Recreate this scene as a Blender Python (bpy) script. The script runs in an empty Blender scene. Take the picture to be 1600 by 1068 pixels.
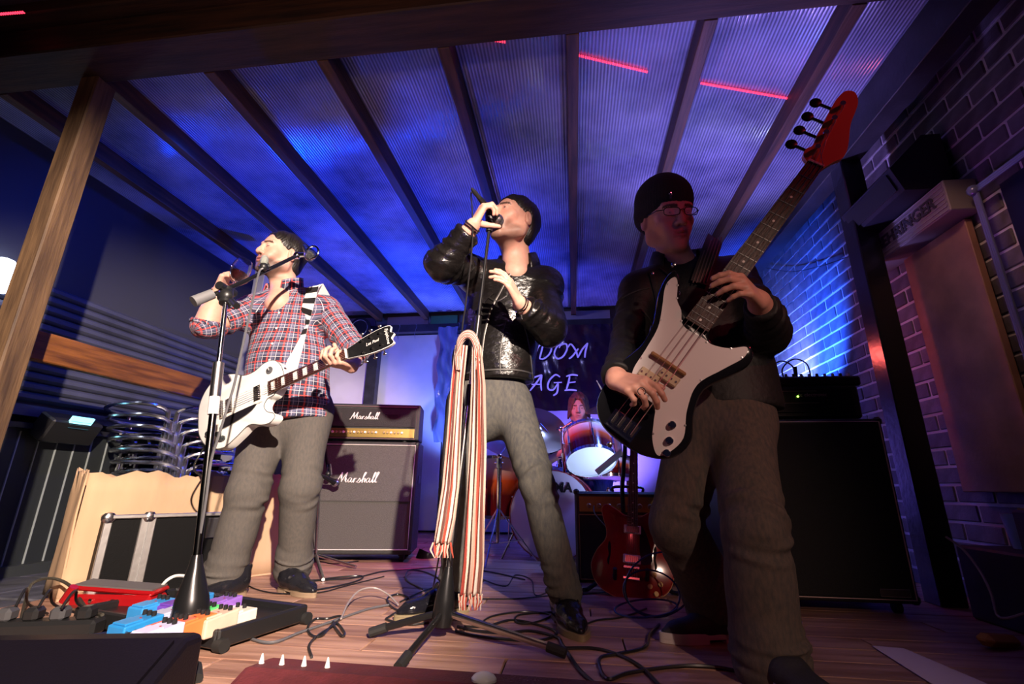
import bpy, bmesh, math, random
import numpy as np
from mathutils import Vector, Matrix, Euler
from bpy_extras.object_utils import world_to_camera_view  # noqa
random.seed(7); rng=np.random.default_rng(7)
S=bpy.context.scene; COL=S.collection
R_=math.radians
# ---------------------------------------------------------------- camera
FP=738.0
_up=np.array([27,2409,738.]); _up/=np.linalg.norm(_up)
_Y=np.array([97,-226,738.]); _Y-=_up*_Y.dot(_up); _Y/=np.linalg.norm(_Y)
_X=np.cross(_up,_Y); _X=_X if _X[0]>0 else -_X
RM=np.array([_X,_Y,_up]); CAM=np.array([0,0,.46])
def P(px,py,y):
    d=RM@np.array([(px-800)/FP,(534-py)/FP,1.]); return CAM+d*(y/d[1])
def PZ(px,py,z):
    d=RM@np.array([(px-800)/FP,(534-py)/FP,1.]); return CAM+d*((z-.46)/d[2])
def PX(px,py,x):
    d=RM@np.array([(px-800)/FP,(534-py)/FP,1.]); return CAM+d*(x/d[0])
cd=bpy.data.cameras.new('camera'); cam=bpy.data.objects.new('camera',cd); COL.objects.link(cam)
cd.sensor_width=36; cd.lens=FP/1600*36; cd.clip_start=.02
m=np.eye(4); m[:3,0]=RM[:,0]; m[:3,1]=RM[:,1]; m[:3,2]=-RM[:,2]; m[:3,3]=CAM
cam.matrix_world=Matrix(m.tolist()); S.camera=cam
S.view_settings.view_transform='Standard'; S.view_settings.look='None'; S.view_settings.exposure=0.0
S.view_settings.gamma=1; S.view_settings.use_curve_mapping=False
# ---------------------------------------------------------------- world + stage lights
w=bpy.data.worlds.new('night'); S.world=w; w.use_nodes=True
w.node_tree.nodes['Background'].inputs[0].default_value=(.006,.008,.03,1); w.node_tree.nodes['Background'].inputs[1].default_value=.25
def light(kind,loc,to,power,col,size=.1,angle=60,blend=.3,name='stage_light'):
    l=bpy.data.lights.new(name,kind); l.energy=power; l.color=col
    if kind=='SPOT': l.spot_size=R_(angle); l.spot_blend=blend; l.shadow_soft_size=size
    elif kind=='AREA': l.size=size
    else: l.shadow_soft_size=size
    o=bpy.data.objects.new(name,l); COL.objects.link(o); o.location=loc
    if to is not None: o.rotation_euler=(Vector(to)-Vector(loc)).to_track_quat('-Z','Y').to_euler()
    return o
BLUE=(.0,.05,1.); ICE=(.22,.32,1.); PURP=(.42,.16,1.); MAG=(1,.06,.28)
# warm white key from the right of the audience, aimed at the singer and the guitarist
light('SPOT',(1.15,-1.65,2.15),(-1.66,2.05,.68),2650,(1,.80,.66),.035,40,.55,'key_spot')
# its weak spill on the bass player's legs and the floor
light('SPOT',(1.3,-1.2,1.5),(.42,1.5,.42),120,(1,.66,.52),.03,34,.9,'floor_spill')
# low red glow from the audience side on the foreground, and on the bassist's neck hand
light('SPOT',(1.7,.2,1.9),(.55,1.35,1.2),16,(1,.05,.10),.05,50,.8,'red_spot')
light('SPOT',(-.3,-.9,1.3),(-.3,.9,.1),5,(1,.1,.12),.05,70,.8,'red_front')
light('SPOT',(-.6,-.9,1.0),(-.7,1.4,2.55),70,(1,.50,.22),.05,75,1,'beam_spill')  # added warm spot, lifts the dark front beam like key spill
light('SPOT',(-.9,3.6,2.1),(-.05,4.95,1.75),26,(.40,.38,1.),.05,60,.9,'banner_light')
# STREAK pars at the back of the stage, washing wall, roof and bricks
light('SPOT',(-1.15,4.35,.35),(-1.30,5.0,1.7),230,(.14,.24,1.),.05,76,.9,'wall_par')
light('SPOT',(-2.3,4.2,.5),(-2.6,5.0,1.6),34,PURP,.05,110,.8,'wall_par')
light('SPOT',(.55,4.3,.4),(.1,5.0,1.15),150,(.20,.13,1.),.05,120,.8,'wall_par')
light('SPOT',(-1.2,4.2,.12),(-1.45,3.6,2.42),620,BLUE,.06,80,.9,'roof_par')
light('SPOT',(-2.3,3.6,.15),(-2.5,2.9,2.42),60,BLUE,.06,100,.9,'roof_par')
light('SPOT',(-.3,4.4,.15),(-.35,3.5,2.42),150,BLUE,.06,80,.9,'roof_par')
light('SPOT',(.62,2.95,.35),(1.0,2.2,2.42),270,(.40,.27,1),.06,66,.9,'roof_par')
light('SPOT',(.25,3.9,.2),(.2,2.5,2.42),48,(.28,.10,1.),.06,70,.9,'roof_par')
light('SPOT',(-.4,.4,1.0),(-.7,2.2,2.42),9,(.12,.12,1),.06,120,.9,'roof_par')
light('SPOT',(1.30,3.35,1.22),(1.78,3.62,1.60),165,(.02,.10,1.),.03,108,.6,name='brick_par')
light('SPOT',(1.45,3.70,1.20),(1.78,3.9,1.45),40,(.40,.50,1.),.03,120,1,name='brick_par')
light('SPOT',(1.2,1.9,1.2),(1.78,1.95,2.2),2.2,(.5,.05,.6),.05,110,1,'magenta_par')
light('SPOT',(-.35,2.75,1.9),(-1.1,3.2,.8),70,MAG,.05,60,.8,'magenta_par')
light('SPOT',(.9,3.0,1.9),(.1,3.4,.7),150,(.14,.26,1.),.05,75,.8,'drum_par')
light('SPOT',(-.75,2.9,1.6),(0,3.8,.9),70,(1,.22,.45),.05,50,.8,'drum_par')
light('SPOT',(-3.0,2.0,2.2),(-1.6,2.1,1.4),30,(.22,.12,1.),.05,60,.8,'side_par')
light('SPOT',(-2.0,1.9,2.25),(-3.1,2.6,1.5),36,BLUE,.05,110,.9,'side_par')
light('SPOT',(1.9,2.2,2.0),(.5,1.7,1.2),5,(.06,.12,1.),.05,80,.8,'side_par')
light('SPOT',(1.2,1.5,1.9),(1.72,2.25,1.2),7,(1,.50,.35),.05,60,.8,'panel_light')
light('SPOT',(.50,2.95,.25),(.10,3.36,.72),40,(.45,.62,1.),.04,60,.8,'tom_par')
light('SPOT',(1.22,3.55,1.2),(1.0,2.9,2.4),4,(.8,.85,1),.03,80,.8,name='lamp_by_bricks')  # unseen spot without a body, added for a white glint on the roof
light('SPOT',(.64,3.80,1.2),(.75,2.8,2.4),5,(.7,.8,1),.03,70,.8,name='lamp_behind_drums')  # added unseen spot, puts a second pale highlight on the ribbed sheets
light('SPOT',(.65,2.75,1.2),(.6,2.0,2.4),6,(.1,.2,1),.03,80,.8,name='blue_led')  # added unseen blue spot, there for its reflection in the roof
# ---------------------------------------------------------------- materials
def srgb(h):
    h=h.lstrip('#'); c=[int(h[i:i+2],16)/255 for i in (0,2,4)]
    return tuple([(x/12.92 if x<=.04045 else ((x+.055)/1.055)**2.4) for x in c]+[1])
_M={}
def mat(name,col,rough=.5,metal=0,noise=0,nscale=20,bump=0,bscale=60,emit=None,es=0,coat=0,stretch=(1,1,1),spec=.5,col2=None,alpha=1,trans=0,aniso=None):
    if name in _M: return _M[name]
    m=bpy.data.materials.new(name); m.use_nodes=True; nt=m.node_tree; b=nt.nodes['Principled BSDF']
    c=srgb(col) if isinstance(col,str) else tuple(col)+(1,)
    b.inputs['Base Color'].default_value=c; b.inputs['Roughness'].default_value=rough; b.inputs['Metallic'].default_value=metal
    b.inputs['Specular IOR Level'].default_value=spec; b.inputs['Coat Weight'].default_value=coat; b.inputs['Coat Roughness'].default_value=.08
    b.inputs['Transmission Weight'].default_value=trans; b.inputs['Alpha'].default_value=alpha
    if emit: b.inputs['Emission Color'].default_value=tuple(emit)+(1,); b.inputs['Emission Strength'].default_value=es
    tc=nt.nodes.new('ShaderNodeTexCoord'); mp=nt.nodes.new('ShaderNodeMapping'); mp.inputs['Scale'].default_value=stretch
    nt.links.new(tc.outputs['Object'],mp.inputs[0])
    if noise or col2:
        n=nt.nodes.new('ShaderNodeTexNoise'); n.inputs['Scale'].default_value=nscale; n.inputs['Detail'].default_value=5; nt.links.new(mp.outputs[0],n.inputs[0])
        r=nt.nodes.new('ShaderNodeValToRGB'); r.color_ramp.elements[0].position=.32; r.color_ramp.elements[1].position=.7
        if col2: a=c; d=srgb(col2)
        else: a=tuple(max(0,x*(1-noise)) for x in c[:3])+(1,); d=tuple(min(1,x*(1+noise)) for x in c[:3])+(1,)
        r.color_ramp.elements[0].color=a; r.color_ramp.elements[1].color=d
        nt.links.new(n.outputs[0],r.inputs[0]); nt.links.new(r.outputs[0],b.inputs['Base Color'])
    if bump:
        n=nt.nodes.new('ShaderNodeTexNoise'); n.inputs['Scale'].default_value=bscale; n.inputs['Detail'].default_value=4; nt.links.new(mp.outputs[0],n.inputs[0])
        bb=nt.nodes.new('ShaderNodeBump'); bb.inputs['Strength'].default_value=bump; bb.inputs['Distance'].default_value=.004
        nt.links.new(n.outputs[0],bb.inputs['Height']); nt.links.new(bb.outputs[0],b.inputs['Normal'])
    _M[name]=m; return m
def wood(name,c1,c2,axis=0,rough=.55,scale=6):
    st=[9,9,9]; st[axis]=.8
    return mat(name,c1,rough,col2=c2,nscale=scale,stretch=tuple(st),bump=.5,bscale=scale*3)
CHROME=mat('chrome',(.8,.8,.82),.12,1); STEEL=mat('steel',(.55,.55,.57),.3,1); BLACK=mat('black_plastic',(.012,.012,.013),.38)
BLK_METAL=mat('black_metal',(.02,.02,.022),.3,.6); RUBBER=mat('rubber',(.01,.01,.01),.7); WHITE=mat('white_plastic',(.8,.8,.78),.35)
TOLEX=mat('black_tolex',(.016,.016,.018),.5,bump=.6,bscale=400); GOLD=mat('gold_panel',(.62,.42,.13),.3,.9); CABLE=mat('cable_rubber',(.012,.012,.013),.33)
# ---------------------------------------------------------------- scene graph helpers
def tag(o,label=None,cat=None,group=None,kind=None):
    if label: o['label']=label
    if cat: o['category']=cat
    if group: o['group']=group
    if kind: o['kind']=kind
    return o
def thing(name,label,cat,loc=(0,0,0),rz=0,group=None,M=None):
    o=bpy.data.objects.new(name,None); COL.objects.link(o); o.empty_display_size=.05
    if M is not None: o.matrix_world=M
    else: o.matrix_world=Matrix.Translation(Vector([float(x) for x in loc]))@Matrix.Rotation(rz,4,'Z')
    return tag(o,label,cat,group)
def copy_tree(o,parent=None):
    c=o.copy(); COL.objects.link(c)
    if parent is not None: c.parent=parent
    for ch in list(o.children): copy_tree(ch,c)
    return c
def meshobj(name,V,F,m,parent=None,smooth=False,world=False,angle=None):
    V=np.asarray(V,dtype=float)
    if world and parent is not None:
        Mi=np.array(WM(parent).inverted()); V=V@Mi[:3,:3].T+Mi[:3,3]
    me=bpy.data.meshes.new(name)
    if isinstance(F,np.ndarray):
        n=F.shape[1]; me.vertices.add(len(V)); me.vertices.foreach_set('co',V.astype(np.float32).ravel())
        me.loops.add(F.size); me.loops.foreach_set('vertex_index',F.astype(np.int32).ravel())
        me.polygons.add(len(F)); me.polygons.foreach_set('loop_start',np.arange(0,F.size,n,dtype=np.int32))
        me.update(calc_edges=True); me.validate()
    else: me.from_pydata([tuple(v) for v in V],[],F); me.update()
    if m is not None:
        for mm in (m if isinstance(m,list) else [m]): me.materials.append(mm)
    if smooth:
        me.polygons.foreach_set('use_smooth',np.ones(len(me.polygons),dtype=bool))
        if angle: me.set_sharp_from_angle(angle=R_(angle))
    o=bpy.data.objects.new(name,me); COL.objects.link(o)
    if parent is not None: o.parent=parent
    return o
def WM(o):
    return (WM(o.parent)@o.matrix_basis) if o.parent else o.matrix_basis
def catmull(pts,n=8,closed=False):
    p=[np.array(q,float) for q in pts]; out=[]; N=len(p)
    for i in range(N if closed else N-1):
        g=(lambda k:p[k%N]) if closed else (lambda k:p[min(max(k,0),N-1)])
        a,b,c,d=g(i-1),g(i),g(i+1),g(i+2)
        for j in range(n):
            t=j/n; out.append(.5*((2*b)+(-a+c)*t+(2*a-5*b+4*c-d)*t*t+(-a+3*b-3*c+d)*t**3))
    if not closed: out.append(p[-1])
    return out
class MB:
    def __init__(s): s.V=[]; s.F=[]
    def add(s,V,F,M=None):
        b=len(s.V)
        for v in V:
            v=Vector([float(x) for x in v]); s.V.append(tuple(M@v) if M is not None else tuple(v))
        s.F+= [tuple(i+b for i in f) for f in F]; return s
    def box(s,c,d,M=None,bev=0,rot=None):
        x,y,z=[q/2 for q in d]; L=Matrix.Translation(Vector([float(q) for q in c]))
        if rot: L=L@Euler(rot).to_matrix().to_4x4()
        if M is not None: L=M@L
        if not bev:
            V=[(sx*x,sy*y,sz*z) for sz in (-1,1) for sy in (-1,1) for sx in (-1,1)]
            return s.add(V,[(0,2,3,1),(4,5,7,6),(0,1,5,4),(2,6,7,3),(0,4,6,2),(1,3,7,5)],L)
        b=min(bev,x*.99,y*.99,z*.99); V=[];idx={}
        for sx in (-1,1):
            for sy in (-1,1):
                for sz in (-1,1):
                    for k,(ax,ay,az) in enumerate(((x,y-b,z-b),(x-b,y,z-b),(x-b,y-b,z))):
                        idx[(sx,sy,sz,k)]=len(V); V.append((sx*ax,sy*ay,sz*az))
        F=[]
        def f(l,flip):
            F.append(tuple(l[::-1]) if flip else tuple(l))
        for q in (-1,1):
            f([idx[(q,-1,-1,0)],idx[(q,1,-1,0)],idx[(q,1,1,0)],idx[(q,-1,1,0)]],q<0)
            f([idx[(-1,q,-1,1)],idx[(-1,q,1,1)],idx[(1,q,1,1)],idx[(1,q,-1,1)]],q<0)
            f([idx[(-1,-1,q,2)],idx[(1,-1,q,2)],idx[(1,1,q,2)],idx[(-1,1,q,2)]],q<0)
        for a in (-1,1):
            for c2 in (-1,1):
                f([idx[(a,c2,-1,0)],idx[(a,c2,1,0)],idx[(a,c2,1,1)],idx[(a,c2,-1,1)]],a*c2>0)
                f([idx[(a,-1,c2,0)],idx[(a,1,c2,0)],idx[(a,1,c2,2)],idx[(a,-1,c2,2)]],a*c2<0)
                f([idx[(-1,a,c2,1)],idx[(1,a,c2,1)],idx[(1,a,c2,2)],idx[(-1,a,c2,2)]],a*c2>0)
                for d2 in (-1,1): f([idx[(a,c2,d2,0)],idx[(a,c2,d2,1)],idx[(a,c2,d2,2)]],a*c2*d2<0)
        return s.add(V,F,L)
    def tube(s,pts,r,n=8,closed=False,M=None,cap=True,flat=None):
        p=[Vector([float(x) for x in q]) for q in pts]; N=len(p)
        rs=r if hasattr(r,'__len__') else [r]*N
        V=[];F=[]; prev=None
        for i in range(N):
            a=p[(i-1)%N] if (closed or i>0) else p[i]; b=p[(i+1)%N] if (closed or i<N-1) else p[i]
            t=(b-a); t=t.normalized() if t.length>1e-9 else Vector((0,0,1))
            if prev is None:
                u=t.orthogonal().normalized()
                if flat is not None:
                    q=Vector(flat)-t*t.dot(Vector(flat)); u=q.normalized() if q.length>1e-6 else u
            else:
                u=prev-t*t.dot(prev)
                if flat is not None: q=Vector(flat)-t*t.dot(Vector(flat)); u=q if q.length>1e-4 else u
                u=u.normalized() if u.length>1e-9 else t.orthogonal().normalized()
            prev=u; v=t.cross(u)
            ru,rv=(rs[i] if hasattr(rs[i],'__len__') else (rs[i],rs[i]))
            for k in range(n):
                an=2*math.pi*k/n; V.append(p[i]+u*math.cos(an)*ru+v*math.sin(an)*rv)
        for i in range(N if closed else N-1):
            j=(i+1)%N
            for k in range(n):
                k2=(k+1)%n; F.append((i*n+k,i*n+k2,j*n+k2,j*n+k))
        if cap and not closed:
            F.append(tuple(range(n))[::-1]); F.append(tuple((N-1)*n+k for k in range(n)))
        return s.add(V,F,M)
    def cyl(s,a,b,r,n=16,r2=None,M=None): return s.tube([a,b],[r,r if r2 is None else r2],n,M=M)
    def lathe(s,prof,n=24,M=None,closed=False):
        V=[];F=[]; N=len(prof)
        for (r,z) in prof:
            for k in range(n):
                a=2*math.pi*k/n; V.append((r*math.cos(a),r*math.sin(a),z))
        for i in range(N if closed else N-1):
            j=(i+1)%N
            for k in range(n):
                k2=(k+1)%n; F.append((i*n+k,i*n+k2,j*n+k2,j*n+k))
        if not closed:
            if prof[0][0]>1e-5: F.append(tuple(range(n))[::-1])
            if prof[-1][0]>1e-5: F.append(tuple((N-1)*n+k for k in range(n)))
        return s.add(V,F,M)
    def prism(s,out,z0,z1,M=None,bev=0):
        # outline (ccw) extruded from z0 to z1, optional bevelled rim on the z1 side
        o=np.array([(float(q[0]),float(q[1])) for q in out]); n=len(o)
        rings=[(o,z0),(o,z1)]
        if bev:
            t=np.roll(o,-1,0)-np.roll(o,1,0); nn=np.stack([-t[:,1],t[:,0]],1); nn/=np.linalg.norm(nn,axis=1)[:,None]+1e-9
            ar=np.sum(o[:,0]*np.roll(o[:,1],-1)-np.roll(o[:,0],-1)*o[:,1]); sg=1 if ar>0 else -1
            rings=[(o,z0),(o,z1-bev*(1 if z1>z0 else -1)),(o+nn*sg*bev*.35,z1-bev*.3*(1 if z1>z0 else -1)),(o+nn*sg*bev,z1)]
        V=[];F=[]
        for q,z in rings: V+=[(a,b,z) for a,b in q]
        for i in range(len(rings)-1):
            for k in range(n): k2=(k+1)%n; F.append((i*n+k,i*n+k2,(i+1)*n+k2,(i+1)*n+k))
        F.append(tuple(range(n))[::-1]); F.append(tuple((len(rings)-1)*n+k for k in range(n)))
        return s.add(V,F,M)
    def sphere(s,c,r,n=12,M=None,sc=(1,1,1)):
        V=[(0,0,r*sc[2])];F=[];h=n//2
        for i in range(1,h):
            for k in range(n):
                a=math.pi*i/h;b=2*math.pi*k/n; V.append((r*sc[0]*math.sin(a)*math.cos(b),r*sc[1]*math.sin(a)*math.sin(b),r*sc[2]*math.cos(a)))
        V.append((0,0,-r*sc[2]))
        for k in range(n): F.append((0,1+k,1+(k+1)%n)); F.append((len(V)-1,1+(h-2)*n+(k+1)%n,1+(h-2)*n+k))
        for i in range(h-2):
            for k in range(n): F.append((1+i*n+k,1+(i+1)*n+k,1+(i+1)*n+(k+1)%n,1+i*n+(k+1)%n))
        L=Matrix.Translation(Vector([float(x) for x in c])); return s.add(V,F,(M@L) if M is not None else L)
    def obj(s,name,m,parent=None,smooth=True,world=False,angle=35):
        o=meshobj(name,s.V,s.F,m,parent,False,world)
        bm=bmesh.new(); bm.from_mesh(o.data); bmesh.ops.recalc_face_normals(bm,faces=bm.faces[:]); bm.to_mesh(o.data); bm.free()
        if smooth:
            o.data.polygons.foreach_set('use_smooth',np.ones(len(o.data.polygons),dtype=bool)); o.data.set_sharp_from_angle(angle=R_(angle))
        return o
def frame(o,x,y=None,z=None):
    """matrix with origin o, local X along x, Z close to z"""
    x=Vector([float(q) for q in x]).normalized(); z=Vector([float(q) for q in z]); y=z.cross(x).normalized(); z=x.cross(y)
    M=Matrix((x,y,z)).transposed().to_4x4(); M.translation=Vector([float(q) for q in o]); return M
def zframe(o,d):
    d=Vector([float(q) for q in d]).normalized(); M=d.to_track_quat('Z','Y').to_matrix().to_4x4(); M.translation=Vector([float(q) for q in o]); return M
def text(name,body,size,M,m,parent,ext=.0006,shear=0,bold=0,align='CENTER',world=False):
    c=bpy.data.curves.new('t','FONT'); c.body=body; c.size=size; c.extrude=ext; c.shear=shear; c.align_x=align; c.align_y='CENTER'; c.offset=bold
    t=bpy.data.objects.new('t',c); COL.objects.link(t); dg=bpy.context.evaluated_depsgraph_get(); me=bpy.data.meshes.new_from_object(t.evaluated_get(dg))
    bpy.data.objects.remove(t); me.transform(M if not world else WM(parent).inverted()@M); me.name=name; me.materials.clear(); me.materials.append(m)
    o=bpy.data.objects.new(name,me); COL.objects.link(o); o.parent=parent; return o
def strokes(name,lines,r,M,m,parent,flatz=.4):
    b=MB()
    for l in lines: b.tube([(x,y,0) for x,y in catmull(l,6)],[(r*flatz,r)]*((len(l)-1)*6+1),6,M=M,flat=(0,0,1)) if len(l)>2 else b.tube([(x,y,0) for x,y in l],[(r*flatz,r)]*2,6,M=M,flat=(0,0,1))
    return b.obj(name,m,parent)
# ================================================================ SETTING
def struct(b,name,m,parent=None,**k):
    o=b.obj(name,m,parent,**k) if isinstance(b,MB) else b
    if parent is None: o['kind']='structure'
    return o
ROOFZ=2.30
# stage floor of laminate planks
fl=struct(MB().box((-.05,2.6,-.03),(4.3,6.2,.04)),'floor',mat('subfloor',(.05,.035,.03),.8))
PL=[wood('plank_a','#7d5848','#b68e7a',0,.42,3),wood('plank_b','#896453','#bf9884',0,.42,3),wood('plank_c','#765346','#ab8573',0,.42,3)]
def protos(l):
    d=[o.data for o in l]
    for o in l: bpy.data.objects.remove(o)
    return d
pm=protos([MB().box((0,0,0),(1.194,.121,.012),bev=.0015).obj('plank',PL[k],fl) for k in range(3)])
for i in range(47):
    y=-.42+i*.1245; off=(i*.43)%1.2
    for j in range(5):
        x=-2.15+.6-off+j*1.2
        x0,x1=max(x-.597,-2.17),min(x+.597,2.08)
        if x1-x0<.05: continue
        o=bpy.data.objects.new('plank',pm[(i*5+j*7)%3]); COL.objects.link(o); o.parent=fl
        o.location=((x0+x1)/2,y,-.006+((i*7+j*3)%5)*.0003); o.scale=((x1-x0)/1.194,1,1)
# stone slabs left of the stage
fo=struct(MB().box((-3.4,2.6,-.13),(2.3,6.2,.1)),'floor_side',mat('joint',(.03,.03,.03),.9))
sm=protos([MB().box((0,0,0),(.44,.44,.05),bev=.006).obj('stone_slab',mat('slab%d'%k,c,.6,noise=.4,nscale=9,bump=.5,bscale=25),fo) for k,c in enumerate(('#4a4a52','#54545c'))])
for i in range(5):
    for j in range(9):
        o=bpy.data.objects.new('stone_slab',sm[(i+j)%2]); COL.objects.link(o); o.parent=fo; o.location=(-2.42-i*.452,.9+j*.452,-.06-.002*((i*3+j)%3))
# timber frame ------------------------------------------------------------
WD_Y=wood('dark_timber_y','#2e1c12','#5b3b26',1,.6,4); WD_X=wood('dark_timber_x','#1c110b','#3f2817',0,.7,4); WD_Z=wood('post_timber','#3a281c','#6e543a',2,.7,4)
RAIL=wood('rail_timber','#4a2912','#8a5526',1,.5,4)
DKBLU=mat('black_paint_wood',(.022,.022,.028),.45,noise=.4,nscale=8,bump=.4)
fb=tag(MB().box((-.6,1.46,2.375),(5.2,.19,.15),bev=.006).obj('front_beam',WD_X),'heavy stained timber beam crossing the top of the picture above the stage edge','beam')
fb2=tag(MB().box((-.6,1.38,2.555),(5.2,.16,.20),bev=.006).obj('upper_beam',WD_X),'darker timber beam lying on top of the front beam, cut by the top of the frame','beam')
RX=[-3.35,-2.78,-2.215,-1.65,-1.085,-.52,.045,.61,1.175]
RL=['in the dark far left corner of the roof','second from the left fence, over the timber rail','behind the top of the left wooden post','over the head of the man with the glass','in the left third of the roof beside a bright blue bay','behind the raised microphone','almost upright in the picture, right of the singer','ending behind the black knitted hat','right of the black hat, pale lit edge, above the bass neck']
for x,l in zip(RX,RL):
    tag(MB().box((x,3.28,2.352),(.055,3.45,.104),bev=.003).obj('rafter',WD_Y),'brown roof rafter '+l,'rafter')
tag(MB().box((1.56,3.28,2.30),(.11,3.6,.2),bev=.004).obj('edge_beam',DKBLU),'dark painted beam along the right edge of the roof above the bricks','beam')
tag(MB().box((-.6,5.0,2.19),(5.9,.08,.09),bev=.003).obj('back_beam',DKBLU),'dark horizontal beam across the top of the white back wall','beam')
for x in (-1.38,1.05): pass
tag(MB().box((-2.2275,1.5525,1.15),(.095,.095,2.30),bev=.006).obj('wooden_post',WD_Z),'rough light brown wooden post standing at the left front of the stage','post')
tag(MB().box((1.554,2.455,1.1),(.107,.107,2.2),bev=.005).obj('black_post',mat('black_gloss_paint',(.012,.012,.014),.25,bump=.3,bscale=30)),'black painted post standing right of the bass amplifier','post')
bp=P(590,560,4.9)
tag(MB().box((-2.20,4.92,1.08),(.12,.10,2.16),bev=.004).obj('back_post',DKBLU),'dark blue lit post in front of the white back wall above the amp head','post')
# polycarbonate roof sheets, ribbed along the slope
def poly():
    m=bpy.data.materials.new('ribbed_polycarbonate'); m.use_nodes=True; nt=m.node_tree; b=nt.nodes['Principled BSDF']
    b.inputs['Base Color'].default_value=(.50,.52,.60,1); b.inputs['Roughness'].default_value=.13; b.inputs['Specular IOR Level'].default_value=.9
    tc=nt.nodes.new('ShaderNodeTexCoord'); wv=nt.nodes.new('ShaderNodeTexWave'); wv.bands_direction='X'; wv.inputs['Scale'].default_value=19; wv.inputs['Distortion'].default_value=0
    nt.links.new(tc.outputs['Object'],wv.inputs[0]); bp=nt.nodes.new('ShaderNodeBump'); bp.inputs['Strength'].default_value=.55; bp.inputs['Distance'].default_value=.006
    nt.links.new(wv.outputs['Fac'],bp.inputs['Height'])
    n=nt.nodes.new('ShaderNodeTexNoise'); n.inputs['Scale'].default_value=2.2; n.inputs['Detail'].default_value=6; nt.links.new(tc.outputs['Object'],n.inputs[0])
    r=nt.nodes.new('ShaderNodeValToRGB'); r.color_ramp.elements[0].color=(.10,.12,.22,1); r.color_ramp.elements[1].color=(.42,.47,.72,1); r.color_ramp.elements[0].position=.3; r.color_ramp.elements[1].position=.68
    mx=nt.nodes.new('ShaderNodeMixRGB'); mx.blend_type='MULTIPLY'; mx.inputs[0].default_value=.55; nt.links.new(n.outputs[0],r.inputs[0]); nt.links.new(r.outputs[0],mx.inputs[1])
    nt.links.new(wv.outputs['Fac'],mx.inputs[2]); nt.links.new(mx.outputs[0],b.inputs['Base Color']); nt.links.new(bp.outputs[0],b.inputs['Normal'])
    n2=nt.nodes.new('ShaderNodeTexNoise'); n2.inputs['Scale'].default_value=1.3; b2=nt.nodes.new('ShaderNodeBump'); b2.inputs['Strength'].default_value=.35; b2.inputs['Distance'].default_value=.06
    nt.links.new(tc.outputs['Object'],n2.inputs[0]); nt.links.new(n2.outputs[0],b2.inputs['Height']); nt.links.new(b2.outputs[0],bp.inputs['Normal'])
    return m
PC=poly()
xs=RX+[1.56]
ceil_=struct(MB().box((-.6,3.2,2.53),(6.4,4.1,.02)),'ceiling',mat('roof_cover',(.03,.03,.05),.9))
for a,b in zip(xs[:-1],xs[1:]):
    w_=b-a-.06; o=MB(); nr=max(2,int(w_/.0113)); 
    o.box(((a+b)/2,3.25,2.412),(w_+.05,3.6,.012)).obj('roof_sheet',PC,ceil_)
# back wall: white boards
bwall=struct(MB().box((-.6,5.16,1.2),(6.2,.05,2.6)),'wall_back',mat('back_wall_paint',(.10,.10,.13),.9))
WB=mat('white_board',(.62,.62,.66),.6,noise=.1,nscale=3,bump=.2,bscale=8)
for x0,x1 in ((-3.6,-2.82),(-2.8,-1.42),(-.58,.46),(.5,1.45)):
    MB().box(((x0+x1)/2,5.08,1.08),(x1-x0,.03,2.12),bev=.003).obj('wall_board',WB,bwall)
MB().box((-1.0,5.08,1.08),(.80,.03,2.12),bev=.003).obj('wall_board',WB,bwall)
for x0,x1,c in ((-2.15,-1.65,(.35,.33,.42)),(-1.62,-1.3,(.08,.45,.22)),(-3.2,-2.3,(.3,.25,.5)),(-.3,.45,(.35,.33,.42))):
    MB().box(((x0+x1)/2,5.08,2.31),(x1-x0,.02,.13)).obj('gable_panel',mat('gable_%d'%int(x0*100),c,.6),bwall)
# left wall: roller shutter slats over a dark wall
lw=struct(MB().box((-3.16,2.9,1.2),(.06,5.2,2.6)),'wall_left',mat('left_wall_paint',(.035,.037,.05),.7))
SL=mat('shutter_slat_paint',(.075,.08,.12),.38,.2,noise=.2,nscale=4)
z=.93; k=0
while z<1.62:
    pr=[(0,-.028),(.018,-.024),(.030,-.010),(.030,.010),(.018,.024),(0,.028)]
    b=MB(); b.add([(-3.13+p,y,z+q) for y in (.9,4.6) for p,q in pr],[tuple(range(6)),tuple(range(6,12))[::-1]]+[(i,(i+1)%6,6+(i+1)%6,6+i) for i in range(6)])
    b.obj('shutter_slat',SL,lw,smooth=True,angle=40); z+=.058
MB().box((-3.10,2.7,.845),(.09,3.9,.06)).obj('bottom_bar',SL,lw)
o=tag(MB().box((-2.43,2.50,1.055),(.05,1.8,.135),bev=.005).obj('timber_rail',RAIL),'reddish brown timber rail behind the left post, in front of the shutter','rail')
cb=tag(MB().box((-2.50,3.28,1.1),(.09,.09,2.2),bev=.004).obj('corner_post',mat('grey_post_paint',(.2,.2,.25),.5)),'grey blue post at the far end of the timber rail','post')
# pinstriped dark panelling below the shutter
pp=thing('panelling','black panelling with thin pale vertical battens below the shutter','panelling',(-3.09,2.8,-.08))
MB().box((.0,.0,.43),(.03,3.9,.86)).obj('board',mat('black_board',(.014,.018,.02),.6),pp)
for i in range(36): MB().box((.018,-1.85+i*.105,.42),(.008,.006,.78)).obj('batten',mat('pale_batten',(.30,.34,.34),.5),pp)
MB().box((.03,0,.84),(.05,3.9,.03)).obj('ledge',BLACK,pp)
MB().box((.04,0,.05),(.05,3.9,.1)).obj('skirting',mat('skirt',(.03,.035,.035),.5),pp)
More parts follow.
